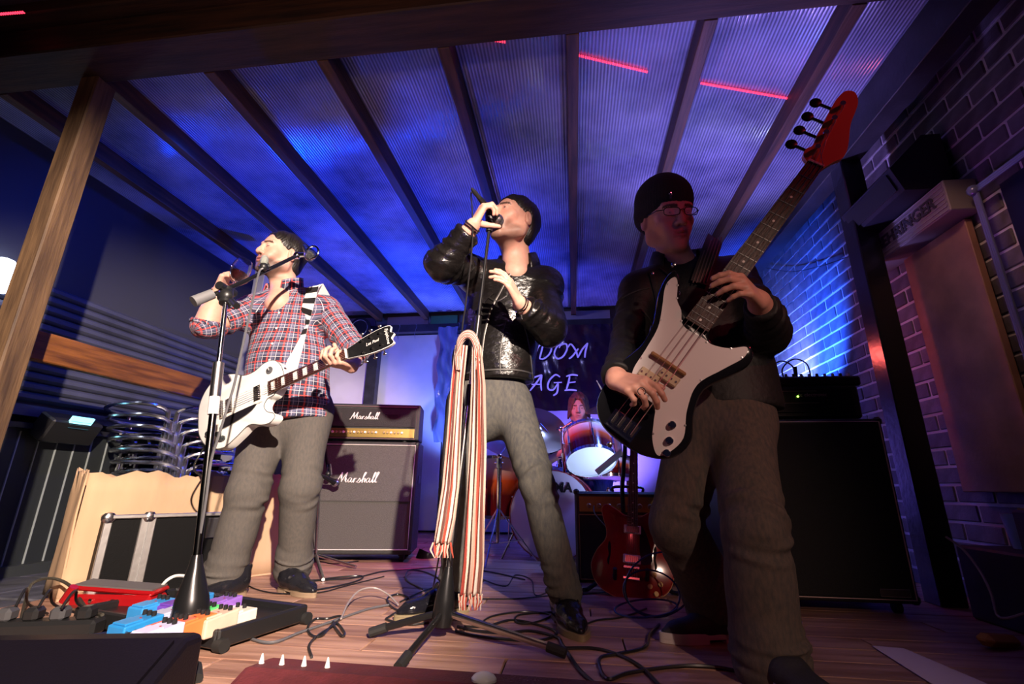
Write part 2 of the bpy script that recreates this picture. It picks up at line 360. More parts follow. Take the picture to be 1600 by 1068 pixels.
# right wall of painted bricks -------------------------------------------
wr=struct(MB().box((1.83,3.0,1.3),(.1,4.4,3.2)),'wall_right',mat('mortar',(.72,.72,.76),.9,bump=.4))
BRK=[mat('brick_paint%d'%k,c,.6,noise=.25,nscale=14,bump=.8,bscale=50) for k,c in enumerate(((.15,.14,.17),(.18,.17,.20),(.12,.11,.14)))]
bdat=protos([MB().box((0,0,0),(.02,.205,.070),bev=.004).obj('brick',m_,wr) for m_ in BRK])
allb=[]
for r in range(38):
    z=.035+r*.083
    for c in range(20):
        y=1.05+c*.217+(.108 if r%2 else 0)
        if y>5.1: continue
        q=RM.T@(np.array([1.78,y,z])-CAM); 
        if q[2]<.1: continue
        px,py=800+FP*q[0]/q[2],534-FP*q[1]/q[2]
        vis=-60<px<1680 and -60<py<1100
        allb.append((-1 if vis else 1,np.linalg.norm(q),y,z,r,c))
allb.sort(); rest=MB()
for i,(v,d,y,z,r,c) in enumerate(allb):
    jx=rng.normal(0,.0012)
    if i<300 and v<0:
        o=bpy.data.objects.new('brick',bdat[(r*7+c*3)%3]); COL.objects.link(o); o.parent=wr; o.location=(1.7835+jx,y,z)
    else: rest.box((1.7835+jx,y,z),(.02,.205,.070))
tag(rest.obj('far_bricks',BRK[0],wr,smooth=False),kind='stuff')
# ================================================================ BODIES: smooth-union distance fields meshed once
def vn(*a):
    v=np.array(a if len(a)>1 else a[0],float); return v/np.linalg.norm(v)
class Sdf:
    def __init__(s): s.ops=[]
    def _b(s,pts,r,k): return np.min(pts,0)-r-k, np.max(pts,0)+r+k
    def rc(s,a,b,ra,rb,k=.02,flat=None,fs=1.,mode='u',disp=None,gid=0):
        a=np.array(a,float);b=np.array(b,float); fl=None if flat is None else vn(flat)
        def f(P):
            pa=P-a; ba=b-a; bb=ba.dot(ba)+1e-12
            t=np.clip(pa@ba/bb,0,1); q=pa-t[...,None]*ba
            if fl is not None: q=q+(q@fl)[...,None]*fl*(1/fs-1)
            d=np.sqrt(np.einsum('...i,...i',q,q))-(ra+(rb-ra)*t)
            if fl is not None: d=d*(fs+1)*.5
            if disp is not None: d=d+disp(t,P)
            return d
        lo,hi=s._b([a,b],max(ra,rb)*(1.0),k+.02); s.ops.append((f,lo,hi,mode,k,('rc',a,b,max(ra,rb),gid))); return s
    def ell(s,c,r,R=None,k=.02,mode='u',disp=None):
        c=np.array(c,float); r=np.array(r,float); R=np.eye(3) if R is None else R
        def f(P):
            q=(P-c)@R; k0=np.linalg.norm(q/r,axis=-1); k1=np.linalg.norm(q/(r*r),axis=-1)+1e-9
            d=k0*(k0-1)/k1
            if disp is not None: d=d+disp(q,P)
            return d
        m=max(r); s.ops.append((f,c-m-k-.02,c+m+k+.02,mode,k,('el',c,c,m,0))); return s
    def fn(s,f,c,rad,k=.01,mode='u'):
        c=np.array(c,float); s.ops.append((f,c-rad,c+rad,mode,k,('fn',c,c,rad,0))); return s
    def cut(s,p,n,k=.004,c=None,rad=None):
        """keep the side n points away from"""
        p=np.array(p,float); n=vn(n)
        f=lambda P:(P-p)@n
        if c is None: s.ops.append((f,np.full(3,-1e9),np.full(3,1e9),'i',k,('cut',p,p,0,0)))
        else:
            c=np.array(c,float); 
            def g(P): return np.maximum((P-p)@n*-1, np.linalg.norm(P-c,axis=-1)-rad)
            s.ops.append((g,c-rad-.02,c+rad+.02,'s',k,('cut',p,p,0,0)))
        return s
    def mesh(s,h,lo=None,hi=None,smooth=1):
        add=[o for o in s.ops if o[3]=='u']
        if lo is None: lo=np.min([o[1] for o in add],0); hi=np.max([o[2] for o in add],0)
        lo=np.array(lo,float); hi=np.array(hi,float)
        n=np.ceil((hi-lo)/h).astype(int)+1
        D=np.full(n,.15,np.float32); ax=[lo[i]+h*np.arange(n[i]) for i in range(3)]
        for f,a,b,mode,k,_ in s.ops:
            i0=np.clip(np.floor((a-lo)/h),0,n).astype(int); i1=np.clip(np.ceil((b-lo)/h)+1,0,n).astype(int)
            if np.any(i1<=i0): continue
            sl=tuple(slice(i0[i],i1[i]) for i in range(3))
            G=np.stack(np.meshgrid(ax[0][sl[0]],ax[1][sl[1]],ax[2][sl[2]],indexing='ij'),-1)
            d=f(G); o=D[sl]
            if mode=='u':
                w=np.clip(.5+.5*(o-d)/k,0,1); D[sl]=o+(d-o)*w-k*w*(1-w)
            elif mode=='s':
                w=np.clip(.5-.5*(o+d)/k,0,1); D[sl]=o+(-d-o)*w+k*w*(1-w)
            else:
                w=np.clip(.5-.5*(o-d)/k,0,1); D[sl]=o*(1-w)+d*w+k*w*(1-w)
        D[0]=D[-1]=.1; D[:,0]=D[:,-1]=.1; D[:,:,0]=D[:,:,-1]=.1
        return surfnet(D,lo,h,smooth)
def surfnet(D,lo,h,smooth=1):
    neg=D<0; nx,ny,nz=D.shape; cs=(nx-1,ny-1,nz-1)
    acc=np.zeros(cs+(3,),np.float32); cnt=np.zeros(cs,np.float32); quads=[]
    flips=[]
    for a in range(3):
        s0=[slice(None)]*3; s1=[slice(None)]*3; s0[a]=slice(0,-1); s1[a]=slice(1,None)
        n0=neg[tuple(s0)]; n1=neg[tuple(s1)]; I=np.argwhere(n0!=n1)
        if len(I)==0: continue
        d0=D[tuple(s0)][tuple(I.T)]; d1=D[tuple(s1)][tuple(I.T)]; t=d0/(d0-d1)
        p=I.astype(np.float32); p[:,a]+=t
        b,c=(a+1)%3,(a+2)%3; quad=[]
        ok=(I[:,b]>0)&(I[:,c]>0)&(I[:,b]<D.shape[b]-1)&(I[:,c]<D.shape[c]-1)
        for db,dc in ((0,0),(1,0),(1,1),(0,1)):
            J=I.copy(); J[:,b]-=db; J[:,c]-=dc
            J=np.clip(J,0,np.array(cs)-1)
            np.add.at(acc,tuple(J.T),p); np.add.at(cnt,tuple(J.T),1)
            quad.append(np.ravel_multi_index(tuple(J.T),cs))
        q=np.stack(quad,1)[ok]; fl=n0[tuple(I.T)][ok]
        q[~fl]=q[~fl][:,::-1]; quads.append(q)
    act=cnt.ravel()>0; idx=np.full(act.size,-1); idx[act]=np.arange(act.sum())
    V=acc.reshape(-1,3)[act]/cnt.ravel()[act][:,None]; F=idx[np.concatenate(quads)]
    V=V*h+lo
    for _ in range(smooth):
        A=np.zeros_like(V); N=np.zeros(len(V))
        for i in range(4):
            j=(i+1)%4; np.add.at(A,F[:,i],V[F[:,j]]); np.add.at(N,F[:,i],1); np.add.at(A,F[:,j],V[F[:,i]]); np.add.at(N,F[:,j],1)
        V=V*.5+.5*A/np.maximum(N,1)[:,None]
    return V,F[:,::-1]
def folds(a,b,amp,n,seed=0,lo=0.,hi=1.,tw=1.2):
    """cloth creases running round a limb between a and b, strongest between lo and hi"""
    a=np.array(a,float);b=np.array(b,float);ax=vn(b-a); u=vn(np.cross(ax,[.31,.9,.17])); v=np.cross(ax,u); r=np.random.default_rng(seed); ph=r.uniform(0,6.28,4)
    def f(t,P):
        q=P-a; an=np.arctan2(q@v,q@u); w=np.exp(-((t-(lo+hi)/2)/((hi-lo)*.5+1e-6))**4)
        s=np.sin(6.283*n*t+tw*np.sin(an+ph[0])+ph[1])+.6*np.sin(6.283*n*1.7*t+1.8*np.sin(an*2+ph[2])+ph[3])
        m=.55+.45*np.sin(an*1+ph[3]+3*t)
        return amp*s*m*w
    return f
def crumple(amp,sc,seed=0):
    r=np.random.default_rng(seed); K=[(vn(r.normal(size=3))*sc*r.uniform(.6,1.7),r.uniform(0,6.28)) for _ in range(7)]
    def f(t,P):
        s=0
        for k,p in K: s=s+np.sin(P@k+p)
        return amp*s/2.6
    return f
def hrot(fwd,up):
    f=vn(fwd); u=np.array(up,float); u=vn(u-f*u.dot(f)); r=np.cross(f,u); return np.stack([r,f,u],1)   # columns right, fwd, up
class Head:
    def __init__(s,c,fwd,up,sc=1.,mouth=0.,eye=.5,hair='short',beard=0.,jaw=1.):
        s.c=np.array(c,float); s.R=hrot(fwd,up); s.sc=sc; s.mouth=mouth; s.eye=eye; s.beard=beard; s.jaw=jaw
    def w(s,*p): return s.c+s.R@(np.array(p)*s.sc)
    def ops(s,S,neck=None):
        w=s.w;R=s.R;c=s.sc
        E=lambda p,r,k=.012,mode='u',**q:S.ell(w(*p),np.array(r)*c,R,k*c,mode,**q)
        C=lambda a,b,ra,rb,k=.012,mode='u':S.rc(w(*a),w(*b),ra*c,rb*c,k*c,mode=mode)
        E((0,-.018,.035),(.075,.097,.085)); E((0,.030,-.010),(.064,.062,.090),.03)
        for x in (-1,1):
            C((x*.052,-.012,-.035),(x*.050*s.jaw,.0,-.078),.020,.017,.03); C((x*.050*s.jaw,.0,-.078),(x*.016,.070,-.108-.02*s.mouth),.017,.016,.03)
            C((x*.046,.058,-.028),(x*.030,.072,-.050),.018,.014,.02)
            C((x*.014,.090,.020),(x*.046,.074,.022),.0085,.008,.012)
            E((x*.032,.099,-.001),(.019,.015,.012),.012,'s')
            C((x*.030,.068,-.060),(x*.024,.070,-.085),.016,.014,.02)
        E((0,.076,-.104-.02*s.mouth),(.020,.016,.016),.018); E((0,.078,-.070),(.028,.016,.022),.02)
        C((0,.088,.012),(0,.103,-.026),.0085,.0100,.010); C((0,.104,-.028),(0,.1065,-.035),.0112,.0112,.006)
        for x in (-1,1):
            E((x*.0125,.098,-.038),(.0082,.010,.0075),.006); E((x*.007,.104,-.0455),(.0038,.005,.004),.003,'s')
            S.ell(w(x*.031,.0745,-.001),np.array((.0155,.0155,.0140))*c,R,.004*c)
            if s.eye>0: E((x*.031,.0905,-.003),(.0125,.0060,.0056*s.eye),.002,'s')
        m=s.mouth
        C((-.021,.0865,-.0675+m*.0),(0,.0940,-.0645+m*.003),.0048,.0062,.007); C((.021,.0865,-.0675),(0,.0940,-.0645+m*.003),.0048,.0062,.007)
        C((-.019,.086,-.0735-m*.012),(0,.0920,-.0765-m*.022),.0052,.0072,.007); C((.019,.086,-.0735-m*.012),(0,.0920,-.0765-m*.022),.0052,.0072,.007)
        if m>0: E((0,.092,-.0705-m*.010),(.017,.022,.002+.012*m),.005,'s')
        else: E((0,.100,-.0705),(.020,.012,.0014),.003,'s')
        for x in (-1,1):
            q=hrot(R@np.array([x*.15,1,-.15]),R@np.array([0,.18,1]))
            S.ell(w(x*.0775,-.012,-.012),np.array((.0085,.019,.032))*c,q,.008*c)
            S.ell(w(x*.0865,-.006,-.008),np.array((.006,.010,.017))*c,q,.004*c,'s')
            S.ell(w(x*.0795,-.005,-.034),np.array((.006,.009,.010))*c,q,.006*c)
        if neck is not None:
            S.rc(w(0,-.028,-.045),neck,.046*c,.052*c,.03); S.rc(w(0,.022,-.085),neck+(s.w(0,.05,0)-s.w(0,0,0))*.7,.030*c,.030*c,.035)
    def local(s,V): return ((V-s.c)@s.R)/s.sc
    def colors(s,V,skin=(.62,.36,.27)):
        q=s.local(V); C=np.ones((len(V),4)); C[:,:3]=skin; ins=(np.linalg.norm(q,axis=1)<.16)
        def blend(mk,col):
            mk=np.clip(mk,0,1)*ins; C[:,:3]=C[:,:3]*(1-mk[:,None])+np.array(col)*mk[:,None]
        x=np.abs(q[:,0]);y=q[:,1];z=q[:,2]; g=lambda v,c0,sg:np.exp(-((v-c0)/sg)**2)
        blend(.35*g(x,.045,.022)*g(z,-.04,.03)*(y>.03),(.62,.22,.17)); blend(.3*g(x,0,.018)*g(z,-.032,.016)*(y>.08),(.60,.22,.17))
        if s.beard: 
            bz=np.clip((-.050-z-.25*np.clip(.055-y,0,.1))/.022,0,1)**.8*np.clip((y+.02)/.04,0,1)*np.clip((z+.155)/.02,0,1)
            blend(1.25*s.beard*np.maximum(bz*(1-g(x,.03,.012)*g(z,-.05,.012)),g(x,0,.026)*g(z,-.054,.007)*(y>.07)),(.055,.035,.028))
        blend(.75*g(x,0,.024)**.5*(x<.024)*(z>-.083-.03*s.mouth)*(z<-.060)*(y>.082),(.42,.14,.12))
        brow=(z>.013+.10*(x-.012)-.35*np.maximum(x-.035,0))*(z<.0225+.10*(x-.012)-.40*np.maximum(x-.035,0))*(x>.012)*(x<.052)*(y>.05)
        blend(.9*brow,(.03,.018,.013))
        if s.eye<=0: blend(.8*(x>.02)*(x<.043)*(np.abs(z+.006)<.0016)*(y>.07),(.05,.03,.025))
        return C
def hand_ops(S,w,d,n,sd,curl=(.5,.5,.4),spread=.06,s=1.,thumb=(.5,.4),thk=1.,per=None,tdir=None):
    """w wrist, d towards the fingers, n palm normal, sd thumb side"""
    d=vn(d); n=np.array(n,float); n=vn(n-d*n.dot(d)); t=np.cross(d,n); sd=np.array(sd,float); sd=t if t.dot(sd)>0 else -t; w=np.array(w,float)
    offs=(.030,.010,-.010,-.029); kl=(.090,.093,.088,.080); FL=(.078,.086,.080,.062); rr=(.0092,.0094,.0089,.0078)
    for i in range(4):
        b=w+(d*kl[i]+sd*offs[i]*.98)*s
        S.rc(w+(sd*offs[i]*.62+d*.012)*s,b,.0150*s*thk,.0118*s*thk,.010)
        a=0.; p=b; cu=curl if per is None else per[i]
        q=vn(d+sd*(offs[i]/.03)*spread)
        r0=rr[i]*s*thk
        for j,(f,c) in enumerate(zip((.46,.30,.24),cu)):
            a+=c; dr=q*math.cos(a)+n*math.sin(a); e=p+dr*FL[i]*f*s
            S.rc(p,e,r0*(1.04-.08*j),r0*(.97-.08*j),.0035 if j else .006); p=e
    tb=w+(sd*.020+d*.022+n*.008)*s
    td=vn(d*.62+sd*.72+n*.35) if tdir is None else vn(tdir)
    m=tb+td*.040*s; S.rc(w+(sd*.010+d*.015)*s,m,.016*s,.0128*s,.012)
    t2=vn(td*math.cos(thumb[0])+vn(d*.7+n*.6-sd*.35)*math.sin(thumb[0])); e=m+t2*.032*s; S.rc(m,e,.0118*s,.0105*s,.006)
    t3=vn(t2*math.cos(thumb[1])+vn(n+d*.3-sd*.5)*math.sin(thumb[1])); S.rc(e,e+t3*.026*s,.0105*s,.0086*s,.004)
SKIN=None
def skinmat():
    m=bpy.data.materials.new('skin'); m.use_nodes=True; nt=m.node_tree; b=nt.nodes['Principled BSDF']; a=nt.nodes.new('ShaderNodeAttribute'); a.attribute_name='Col'
    b.inputs['Roughness'].default_value=.5; b.inputs['Specular IOR Level'].default_value=.35; b.inputs['Subsurface Weight'].default_value=.12; b.inputs['Subsurface Radius'].default_value=(.02,.008,.005); b.inputs['Subsurface Scale'].default_value=.4
    n=nt.nodes.new('ShaderNodeTexNoise'); n.inputs['Scale'].default_value=45; n.inputs['Detail'].default_value=5; tc=nt.nodes.new('ShaderNodeTexCoord'); nt.links.new(tc.outputs['Object'],n.inputs[0])
    bp=nt.nodes.new('ShaderNodeBump'); bp.inputs['Strength'].default_value=.25; bp.inputs['Distance'].default_value=.002; nt.links.new(n.outputs[0],bp.inputs['Height']); nt.links.new(bp.outputs[0],b.inputs['Normal'])
    r=nt.nodes.new('ShaderNodeValToRGB'); r.color_ramp.elements[0].color=(.82,.76,.74,1); r.color_ramp.elements[1].color=(1.1,1.05,1.02,1); nt.links.new(n.outputs[0],r.inputs[0])
    mx=nt.nodes.new('ShaderNodeMixRGB'); mx.blend_type='MULTIPLY'; mx.inputs[0].default_value=1; nt.links.new(a.outputs['Color'],mx.inputs[1]); nt.links.new(r.outputs[0],mx.inputs[2]); nt.links.new(mx.outputs[0],b.inputs['Base Color'])
    return m
SKIN=skinmat()
def join_sets(sets):
    V=[];F=[];o=0
    for v,f in sets: V.append(v);F.append(f+o);o+=len(v)
    return np.concatenate(V),np.concatenate(F)
def body_obj(parent,sets,head,skin=(.62,.36,.27)):
    V,F=join_sets(sets); o=meshobj('body',V,F,SKIN,parent,True,True)
    C=head.colors(V,skin).astype(np.float32); at=o.data.color_attributes.new('Col','FLOAT_COLOR','POINT'); at.data.foreach_set('color',C.ravel()); return o
def sdf_obj(name,S,h,m,parent,smooth=1,**k):
    V,F=S.mesh(h,smooth=smooth,**k); o=meshobj(name,V,F,m,parent,True,True); o['_v']=0; del o['_v']; return o,V
def set_uv(o,V,segs,torso):
    """cloth coordinates: (around, along) from the nearest limb; torso=(centre xy,front dir)"""
    best=np.full(len(V),1e9); U=np.zeros((len(V),2)); 
    for (a,b,r,u0) in segs:
        a=np.array(a);b=np.array(b);ax=b-a;L=np.linalg.norm(ax);ax/=L; q=V-a; t=np.clip(q@ax,-.05,L+.05); e=q-t[:,None]*ax; dd=np.linalg.norm(e,axis=1)-r
        ref=vn(np.cross(ax,u0)); v2=np.cross(ax,ref); an=np.arctan2(e@v2,e@ref); mk=dd<best; best[mk]=dd[mk]
        U[mk,0]=(an*r)[mk]; U[mk,1]=(q@ax)[mk]
    (c,f,ex)=torso; q=V-np.array(c); r_=np.cross(f,(0,0,1)); x=q@r_; y=q@np.array(f); d=np.sqrt((x/ex[0])**2+(y/ex[1])**2); dd=(d-1)*ex[1]
    if True:
        inside=(dd-.01)<best; an=np.arctan2(x/ex[0],y/ex[1]); U[inside,0]=(an*(ex[0]+ex[1])/2)[inside]; U[inside,1]=q[inside,2]
    at=o.data.attributes.new('cloth','FLOAT2','POINT'); at.data.foreach_set('vector',U.astype(np.float32).ravel())
def nails(parent): pass
def eyes(h,parent,iris=(.08,.05,.03),look=(0,1,-.05)):
    for x in (-1,1):
        c=h.w(x*.031,.0735,-.002); b=MB(); fw=h.R@vn(look); M=zframe(c,fw)
        b.sphere((0,0,0),.0137*h.sc,14,M=M); e=b.obj('eye',mat('eye_white',(.7,.66,.62),.25),parent,world=True)
        MB().lathe([(.0,.0139*h.sc),(.0030*h.sc,.0139*h.sc),(.0058*h.sc,.0129*h.sc),(.0059*h.sc,.0120*h.sc),(0,.0120*h.sc)],16,M=M).obj('iris',mat('iris',iris,.2),e,world=True)

def collar(nb,parent,m,r=.078,h=.050,flap=.045,open_=2.35,tilt=.060,fwd=(0,-1,0),name='collar',uvs=None,out=.020,dz=0.):
    """folded collar round the neck, open at the front"""
    f=vn(fwd); rt=np.cross(f,(0,0,1)); V=[];F=[];U=[];n=33; nb=np.array(nb,float)
    for i in range(n):
        a=-open_+2*open_*i/(n-1); e=(abs(a)/open_)**3
        d=rt*math.sin(a)-f*math.cos(a)*.92; z0=-tilt*(1-math.cos(a))/2+dz
        for j,(rr,zz) in enumerate(((r,-.012),(r+.002,h*.6),(r+.005,h*(1-.25*e)),(r+.010,h*(.98-.25*e)),(r+out*.75,h*.45-flap*.2*e),(r+out+.008*e,-.004-flap*.9*e))):
            V.append(nb+d*rr+np.array([0,0,z0+zz])); U.append((a*r*1.2,j*.02))
    for i in range(n-1):
        for j in range(5): k=i*6+j; F.append((k,k+1,k+7,k+6))
    o=meshobj(name,V,F,m,parent,True,True); s_=o.modifiers.new('t','SOLIDIFY'); s_.thickness=.0035; s_.offset=0
    at=o.data.attributes.new('cloth','FLOAT2','POINT'); at.data.foreach_set('vector',np.array(U,np.float32).ravel()); return o
# ================================================================ PEOPLE
from mathutils.bvhtree import BVHTree
def surf(o,x,z,y0=0.2,off=.004):
    """point on the front of an object at world x,z"""
    M=WM(o); b=_bvh.get(o.name)
    if b is None: b=_bvh[o.name]=BVHTree.FromPolygons([M@v.co for v in o.data.vertices],[tuple(p.vertices) for p in o.data.polygons])
    h=b.ray_cast(Vector((x,y0,z)),Vector((0,1,0)))
    return np.array(h[0]+Vector((0,-off,0))) if h[0] is not None else None
_bvh={}
def denim(name,c1,c2,sc=30):
    m=mat(name,c1,.9,col2=c2,nscale=sc*3,bump=.25,bscale=500,stretch=(1,1,.35),spec=.2); return m
def leather(name,c,rough=.3,b=.55): return mat(name,c,rough,bump=b,bscale=55,noise=.2,nscale=20,spec=.4)
def add(f,g): return lambda t,P:f(t,P)+g(t,P)
def legs(S,hips,knees,ankles,r=(.098,.082,.072),fo=((.2,.0,0),)*2,seed=1,amp=.005,pel=None,pr=(.16,.15),fwd=(0,-1,0),fs=.72,hemz=None,gap=.045):
    if pel is not None: S.rc(pel[0],pel[1],pr[0],pr[1],.03,flat=fwd,fs=fs,disp=crumple(.003,16,seed))
    for i in range(2):
        S.rc(hips[i],knees[i],r[0],r[1],gap,disp=add(folds(hips[i],knees[i],amp*.9,5,seed+i,.75,1.15,2.),crumple(amp*.5,17,seed+i))); S.rc(knees[i],ankles[i],r[1],r[2],.02,disp=add(folds(knees[i],ankles[i],amp*.8,5,seed+5+i,-.2,.25,2.2),add(folds(knees[i],ankles[i],amp,8,seed+5+i,.75,1.3,2.2),crumple(amp*.5,19,seed+7+i))))
        d=vn(np.array(ankles[i])-knees[i]); q=np.array(ankles[i])
        S.rc(q-d*.05,q+d*.02,r[2]*1.05,r[2]*1.08,.012,disp=folds(q-d*.05,q+d*.02,amp*.9,2,seed+9+i,-1,2))
def shoe(parent,heel,toe,m,solem,s=1.,shaft=.15,wd=1.,name='boot',detail=None,pointed=.8,solet=.02):
    heel=np.array(heel,float);toe=np.array(toe,float); L=np.linalg.norm((toe-heel)[:2]); d=toe-heel; d[2]=0; k=L/.29
    M=frame(heel,d,z=(0,0,1)); X=np.array(M)[:3,:3]; T=lambda x,y,z: heel+X@np.array([x*k,y*k*wd,z*s])
    S=Sdf(); S.rc(T(.045,0,.055),T(.13,0,.050),.040*wd,.041*wd,.02); S.rc(T(.13,0,.046),T(.225,0,.034),.043*wd,.034*wd,.02,flat=(0,0,1),fs=.8); S.rc(T(.22,0,.032),T(.265,0,.026),.030*wd,.020*pointed,.015,flat=(0,0,1),fs=.85)
    S.rc(T(.055,0,.06),T(.040,0,shaft),.043,.044,.03,disp=folds(T(.055,0,.06),T(.04,0,shaft),.0015,3,4))
    S.cut(T(0,0,solet*.8),(0,0,-1))
    S.cut(T(0,0,shaft-.004),(0,0,1))
    o,_=sdf_obj(name,S,.0055,m,parent)
    out=catmull([(0,-.030),(-.008,0),(0,.030),(.06,.034),(.12,.038),(.18,.046),(.23,.040),(.275,.020*pointed),(.288,0),(.275,-.020*pointed),(.23,-.040),(.18,-.046),(.12,-.038),(.06,-.034)],4,True)
    out=[(a*k,b*k*wd) for a,b in out]
    b=MB().prism(out[::-1],.008+.004,solet,M=M); h_=[(a,c) for a,c in out if a<.085*k]; h_=h_ 
    b.prism(sorted(h_,key=lambda q:math.atan2(q[1],q[0]-.04*k)),0,solet,M=M)
    f_=[(a,c) for a,c in out if a>.12*k]; cx=.2*k; b.prism(sorted(f_,key=lambda q:math.atan2(q[1],q[0]-cx)),0.001,.013,M=M)
    b.obj('sole',solem,o,world=True)
    if detail: detail(o,T,M,k)
    return o
def hair_sdf(hd,parent,col,strand=.0022,back=-.075,top=.0,seed=3,side=1,front=0.,name='hair',rough=.45):
    S=Sdf(); R=hd.R
    r=np.random.default_rng(seed)
    def dp(q,P):
        an=np.arctan2(q[...,0],q[...,1]+.02); return -strand*np.abs(np.sin(an*23+q[...,2]*50+2*np.sin(q[...,2]*60)))-strand*.8*np.sin(q[...,0]*110+q[...,1]*60+r.uniform(0,6))
    S.ell(hd.w(0,-.022,.040+top*.5),np.array((.0835,.106,.090+top))*hd.sc,R,.01,disp=dp)
    S.ell(hd.w(0,-.056,-.03),np.array((.060,.050,.065))*hd.sc,R,.03,disp=dp)
    S.ell(hd.w(0,.118,-.030-front),np.array((.073,.088,.112))*hd.sc,R,.012,'s')
    for x in (-1,1):
        S.ell(hd.w(x*.088,.045,-.055),np.array((.038,.058,.075))*hd.sc,R,.012,'s')
        S.ell(hd.w(x*.088,-.008,-.020),np.array((.026,.024,.040))*hd.sc,R,.006,'s')
    S.cut(hd.w(0,-.03,back),-R[:,2]+R[:,1]*.25,.01)
    m=bpy.data.materials.get('hair_%s'%seed) or mat('hair_%s'%seed,col,rough,noise=.5,nscale=60,stretch=(1,1,.3),bump=.6,bscale=120)
    return sdf_obj(name,S,.0035,m,parent,smooth=1)
ZC=0.
# ---------------------------------------------------------------- the guitarist in the checked shirt
G=thing('person','man in red, white and navy checked shirt raising a stemmed glass to his mouth','person',(-1.38,2.1,0),group=None)
gH=Head(P(439,399,2.10),(-.43,-.90,.10),(.03,.05,1),1.10,eye=0.,beard=.7,jaw=1.06)
g=dict(nb=P(448,456,2.15),sA=P(396,484,2.12),eA=P(322,510,1.90),wA=P(340,456,1.90),sB=P(508,484,2.16),eB=P(556,548,2.06),wB=P(549,572,1.86),
  hipA=(-1.47,2.14,.80),hipB=(-1.27,2.17,.80),kA=P(387,768,2.03),kB=P(469,762,2.12),aA=P(352,893,2.06),aB=P(459,880,2.24))
for k in g: g[k]=np.array(g[k],float)
gf=vn(.10,-1,0)
Sb=Sdf(); Sb.rc((-1.37,2.16,.82),(-1.40,2.14,1.05),.155,.155,.03,flat=gf,fs=.7); Sb.rc((-1.40,2.14,1.05),(-1.45,2.15,1.28),.155,.165,.03,flat=gf,fs=.65); Sb.rc(g['sA'],g['sB'],.06,.06,.05); Sb.rc(g['nb'],gH.w(0,-.02,-.05),.058,.055,.03)
Sb.rc(g['sA'],g['eA'],.052,.042); Sb.rc(g['sB'],g['eB'],.052,.042)
for a,b,c in (('hipA','kA','aA'),('hipB','kB','aB')): Sb.rc(g[a],g[b],.08,.055); Sb.rc(g[b],g[c],.055,.04)
coarse=Sb.mesh(.011)
Sh=Sdf(); gH.ops(Sh,neck=g['nb']); Sh.rc(g['nb']+[0,-.02,-.0],g['nb']+[.02,-.07,-.10],.06,.07,.04)
headm=Sh.mesh(.0034,smooth=1)
Sa=Sdf(); Sa.rc(g['eA'],g['wA'],.053,.030,.02); Sa.rc(g['eA'],(g['eA']*.6+g['wA']*.4),.050,.047,.02); 
gw=g['wA']; gd=vn(P(356,424,1.875)-gw)
hand_ops(Sa,gw,gd,(.95,.1,.25),(0,.9,.3),s=1.05,per=[(.75,.7,.4),(.85,.75,.4),(.9,.8,.5),(1.0,.8,.5)],spread=.08,thumb=(.3,.3),tdir=(.55,.55,.55))
armm=Sa.mesh(.0032,smooth=1)
Sc=Sdf(); Sc.rc(g['eB'],g['wB'],.048,.030,.02)
hand_ops(Sc,g['wB'],P(520,566,1.77)-g['wB'],(-.15,-.35,.95),(-.2,.5,.9),s=1.05,per=[(.55,1.1,.7),(.6,1.15,.7),(.7,1.15,.75),(.75,1.1,.8)],spread=.05,tdir=(-.6,.1,.85),thumb=(.2,.2))
arm2=Sc.mesh(.0032,smooth=1)
gbody=body_obj(G,[coarse,headm,armm,arm2],gH,(.66,.39,.30))
hair_sdf(gH,G,(.010,.007,.006),seed=3,front=-.006)
# shirt
def plaid():
    m=bpy.data.materials.new('checked_cotton'); m.use_nodes=True; nt=m.node_tree; b=nt.nodes['Principled BSDF']; b.inputs['Roughness'].default_value=.85; b.inputs['Sheen Weight'].default_value=.1
    a=nt.nodes.new('ShaderNodeAttribute'); a.attribute_name='cloth'; sp=nt.nodes.new('ShaderNodeSeparateXYZ'); nt.links.new(a.outputs['Vector'],sp.inputs[0])
    def line(inp,per,off,wd):
        s=nt.nodes.new('ShaderNodeMath'); s.operation='ADD'; s.inputs[1].default_value=off+10*per; nt.links.new(inp,s.inputs[0])
        md=nt.nodes.new('ShaderNodeMath'); md.operation='MODULO'; md.inputs[1].default_value=per; nt.links.new(s.outputs[0],md.inputs[0])
        l=nt.nodes.new('ShaderNodeMath'); l.operation='LESS_THAN'; l.inputs[1].default_value=wd; nt.links.new(md.outputs[0],l.inputs[0]); return l.outputs[0]
    col=None
    base=nt.nodes.new('ShaderNodeRGB'); base.outputs[0].default_value=(.018,.018,.045,1); col=base.outputs[0]
    X_,Y_=sp.outputs[0],sp.outputs[1]
    for inp,per,off,wd,c,f in ((X_,.052,0,.018,(.16,.17,.28,1),.40),(Y_,.052,.0,.016,(.16,.17,.28,1),.40),(X_,.052,.029,.0065,(.62,.06,.05,1),.85),(Y_,.052,.030,.0050,(.58,.06,.05,1),.75),(X_,.052,.006,.0022,(.7,.68,.75,1),.75),(Y_,.052,.006,.0020,(.7,.68,.75,1),.75),(X_,.052,.0405,.0016,(.6,.5,.6,1),.7),(Y_,.052,.041,.0016,(.6,.5,.6,1),.7)):
        l=line(inp,per,off,wd); mu=nt.nodes.new('ShaderNodeMath'); mu.operation='MULTIPLY'; mu.inputs[1].default_value=f; nt.links.new(l,mu.inputs[0])
        mx=nt.nodes.new('ShaderNodeMixRGB'); nt.links.new(mu.outputs[0],mx.inputs[0]); nt.links.new(col,mx.inputs[1]); mx.inputs[2].default_value=c; col=mx.outputs[0]
    nt.links.new(col,b.inputs['Base Color']); return m
PLAID=plaid()
S1=Sdf(); cr=crumple(.0035,15,5)
